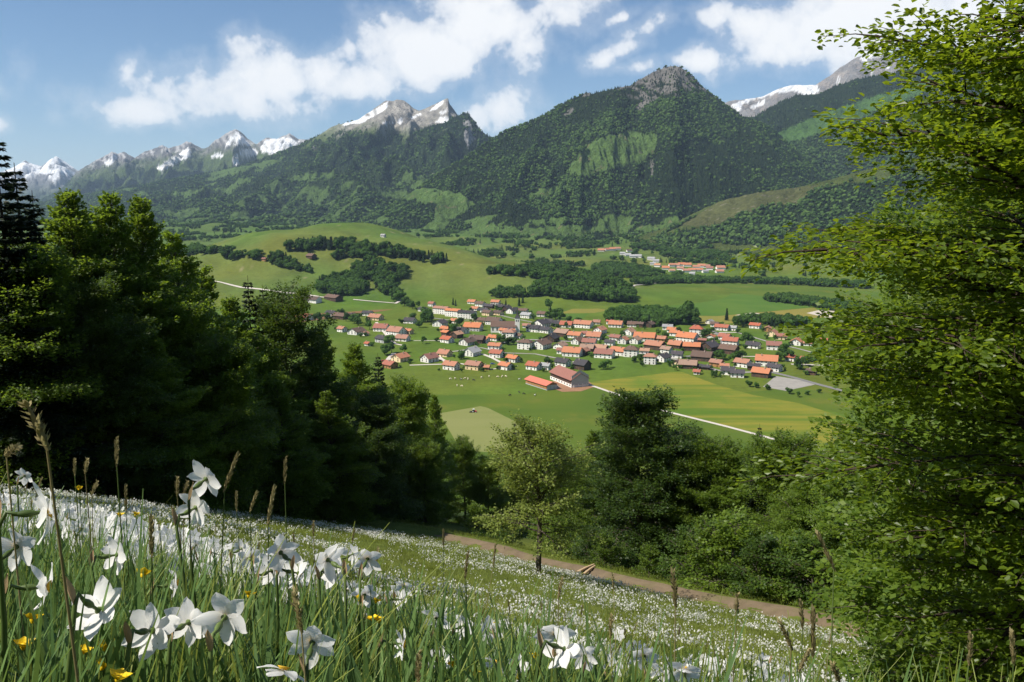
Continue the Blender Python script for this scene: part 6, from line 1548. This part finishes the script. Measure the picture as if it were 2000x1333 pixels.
def stalk(u, v0, v1, Y, k, label, du=0.0, group=None):
    """seed head from row v1 (foot) up to v0 (tip)"""
    tip = at(u + du, v0, Y); ft = at(u, v1, Y); d = tip - ft; L_ = d.length
    gx, gy = ft.x - d.x * .8 + NRNG.uniform(-.02, .02), Y + NRNG.uniform(-.04, .02); gz = float(G(gx, gy))
    root = empty('grass_stalk', (gx, gy, gz)); o3 = Vector((gx, gy, gz)); tb = Tubes(); f = ft - o3
    tb.add([(0, 0, -.02), f * .5 + Vector((d.x * -.15, 0, 0)), f + d * .1], [.0014, .0012, .0009], 5)
    link('stem', tb.mesh('stem', M_STRAW if k % 2 else M_STEM), root)
    h = link('seed_head', SEED[k], root); base = [.07, .06, .08, .055][k]
    h.matrix_local = Matrix.Translation(f) @ d.to_track_quat('Z', 'Y').to_matrix().to_4x4() @ Matrix.Diagonal((max(.8, min(1.6, L_ / base)),) * 2 + (L_ / base, 1))
    return tag(root, label, 'grass', group)
ST = [(95, 790, 880, .55, 3, 'thick close grass head rising at the left edge', -42), (10, 872, 890, .9, 3, 'feathery grass head leaning in from the left edge', 24), (228, 858, 912, 1.3, 0, 'tall fluffy grass head over the left flower mass', 0), (146, 898, 930, 1.6, 2, 'slim grass head left of the fluffy one', 0), (166, 896, 926, 1.5, 1, 'short grass head right of the slim one', 4), (436, 890, 962, 1.2, 2, 'long slanting grass head right of the tall narcissus', 28), (556, 896, 946, 1.5, 0, 'upright grass head against the dark forest', 2),
      (522, 954, 1026, 1.3, 2, 'leaning grass head right of the tall narcissi', 14), (346, 932, 970, 1.5, 1, 'twin grass head left of the tall narcissi', 0), (358, 940, 972, 1.5, 1, 'second of the twin grass heads', 8), (488, 962, 1000, 1.5, 2, 'small bent grass head in front of the dark forest', 14), (462, 962, 1000, 1.8, 2, 'thin grass head between two larger ones', 0), (612, 1018, 1046, 2.0, 1, 'small brown grass head above the meadow shadow', 0), (688, 1034, 1060, 2.2, 2, 'small grass head at the meadow edge', 4), (866, 1036, 1070, 2.2, 2, 'single grass head against the path', 0), (178, 940, 968, 1.8, 1, 'grass head low in the left flower mass', 12), (246, 950, 1000, 1.7, 2, 'straight thin grass head left of centre', 0),
      (1320, 1116, 1186, 1.15, 1, 'large dark-tipped grass head in front of the path', -6), (1438, 1162, 1204, 1.35, 3, 'pale feathery grass head over the path', 2), (1568, 1176, 1232, 1.2, 0, 'pale grass head near the right end of the path', -4), (1588, 1194, 1286, 1.15, 2, 'green upright grass head right of the pale one', 0), (1632, 1044, 1116, 1.1, 2, 'long pale grass head standing highest at right', -34), (1548, 1212, 1270, 1.0, 1, 'dark grass head leaning left at bottom right', -26), (1560, 1270, 1312, 1.0, 0, 'dark grass head pointing down right at bottom', 20), (1640, 1296, 1333, .95, 1, 'dark tip at the bottom right edge', -14), (1892, 1240, 1300, 1.0, 0, 'brown grass head in front of the right tree', 4), (1980, 1236, 1300, .95, 2, 'grass head at the right picture edge', -4),
      (296, 1012, 1090, .95, 2, 'dark grass stalk among the left flowers', 0), (908, 1080, 1132, 1.7, 0, 'pale grass head over the meadow shadow', 6), (1090, 1128, 1170, 1.6, 1, 'wispy grass head in the middle of the meadow', 8), (590, 1154, 1236, .75, 1, 'thick close grass head left of the single narcissus', -16), (816, 1276, 1340, .8, 0, 'dark close grass head at the bottom centre', 2), (1192, 1200, 1246, 1.4, 1, 'brown faded grass head over the right meadow', 2)]
for i, q in enumerate(ST): stalk(q[0], q[1], q[2], q[3], q[4], q[5], q[6], 'grass stalks with seed heads')
x, y, rg = wedge(150, 1.6, 7, 91, -36, 26)
STK = []
for i in range(3):
    tb = Tubes(); tb.add([(0, 0, -.02), (.01, 0, .22), (.03, 0, .46)], [.0013, .0011, .0008], 4); tv = np.vstack(tb.V); tf = np.vstack(tb.F)
    me = SEED[i]; n_ = len(me.vertices); v_ = np.empty(n_ * 3, np.float32); me.vertices.foreach_get('co', v_); v_ = v_.reshape(-1, 3) * .8 + np.array([.03, 0, .45])
    STK.append(mesh_np('thin_stalk', np.vstack([tv, v_]), [tf] + [np.array([list(p.vertices)]) + len(tv) for p in me.polygons], M_STRAW))
C_ST = proto_collection('proto_thin_stalk', STK)
n = len(x); rot = np.zeros((n, 3)); rot[:, :2] = rg.normal(0, .15, (n, 2)); rot[:, 2] = rg.uniform(0, 6.28, n); s = rg.uniform(.7, 1.0, n)
o = scatter('thin_grass_stalks', np.stack([x, y, G(x, y)], -1), rot, np.stack([s, s, s], -1), rg.integers(0, 3, n), C_ST); o['kind'] = 'stuff'; tag(o, 'thin grass stalks with seed heads among the narcissi', 'grass')

# ---- buttercups
v_, f_ = petal_grid(.011, .011, .35, .2, 3, 3, 3); YP = mesh_np('petal', v_, f_, M_YEL, smooth=True); YC = lathe([(.0005, .004), (.003, .003), (.003, 0), (.001, -.003)], 8, M_YEL, 'flower_centre')
BUT = [(64, 1212, .85, 'left above the bottom edge'), (46, 1264, .8, 'in the bottom left corner'), (204, 1266, .8, 'below the nodding narcissus'), (160, 1276, .85, 'low left of the nodding narcissus'), (230, 1328, .7, 'at the very bottom left of centre'), (200, 1304, .85, 'near the bottom left edge'), (278, 1124, 1.1, 'under the left flower mass'), (154, 956, 2.2, 'in the upper left flower mass'), (234, 1008, 1.9, 'beside the upper narcissi'), (265, 1006, 2.0, 'right of the upper narcissi'), (486, 1164, 1.2, 'below the central clump'), (702, 1172, 1.5, 'left under the small central narcissus'), (734, 1176, 1.5, 'right under the small central narcissus'),
       (728, 1212, 1.3, 'in a tuft above the bottom centre'), (740, 1214, 1.3, 'right in the tuft above the bottom centre'), (886, 1300, 1.2, 'by the wilted narcissus'), (924, 1318, 1.1, 'lower right of the wilted narcissus'), (1042, 1286, 1.4, 'left of the drooping narcissus'), (966, 1224, 1.8, 'over the faded blossoms'), (1018, 1328, 1.2, 'at the bottom edge right of centre')]
for (u, v, Y, where) in BUT:
    c = at(u, v, Y); gx, gy = c.x + NRNG.uniform(-.02, .02), c.y; gz = float(G(gx, gy)); root = empty('buttercup', (gx, gy, gz)); loc = c - Vector((gx, gy, gz))
    tb = Tubes(); tb.add([(0, 0, -.02), loc * .5 + Vector((.004, 0, 0)), loc], [.0012, .001, .001], 5); link('stem', tb.mesh('stem', M_STEM), root)
    ce = link('blossom', YC, root); M_, d = flower_frame(R(NRNG.uniform(-40, 60)), R(NRNG.uniform(30, 80)), NRNG.random()); ce.matrix_local = Matrix.Translation(loc) @ M_ @ Matrix.Scale(1.15, 4)
    for k in range(5): link('petal', YP, ce).matrix_local = Matrix.Rotation(k * 2 * math.pi / 5, 4, 'Z') @ Matrix.Rotation(R(14), 4, 'X')
    tag(root, 'yellow buttercup %s' % where, 'flower', 'yellow buttercups')
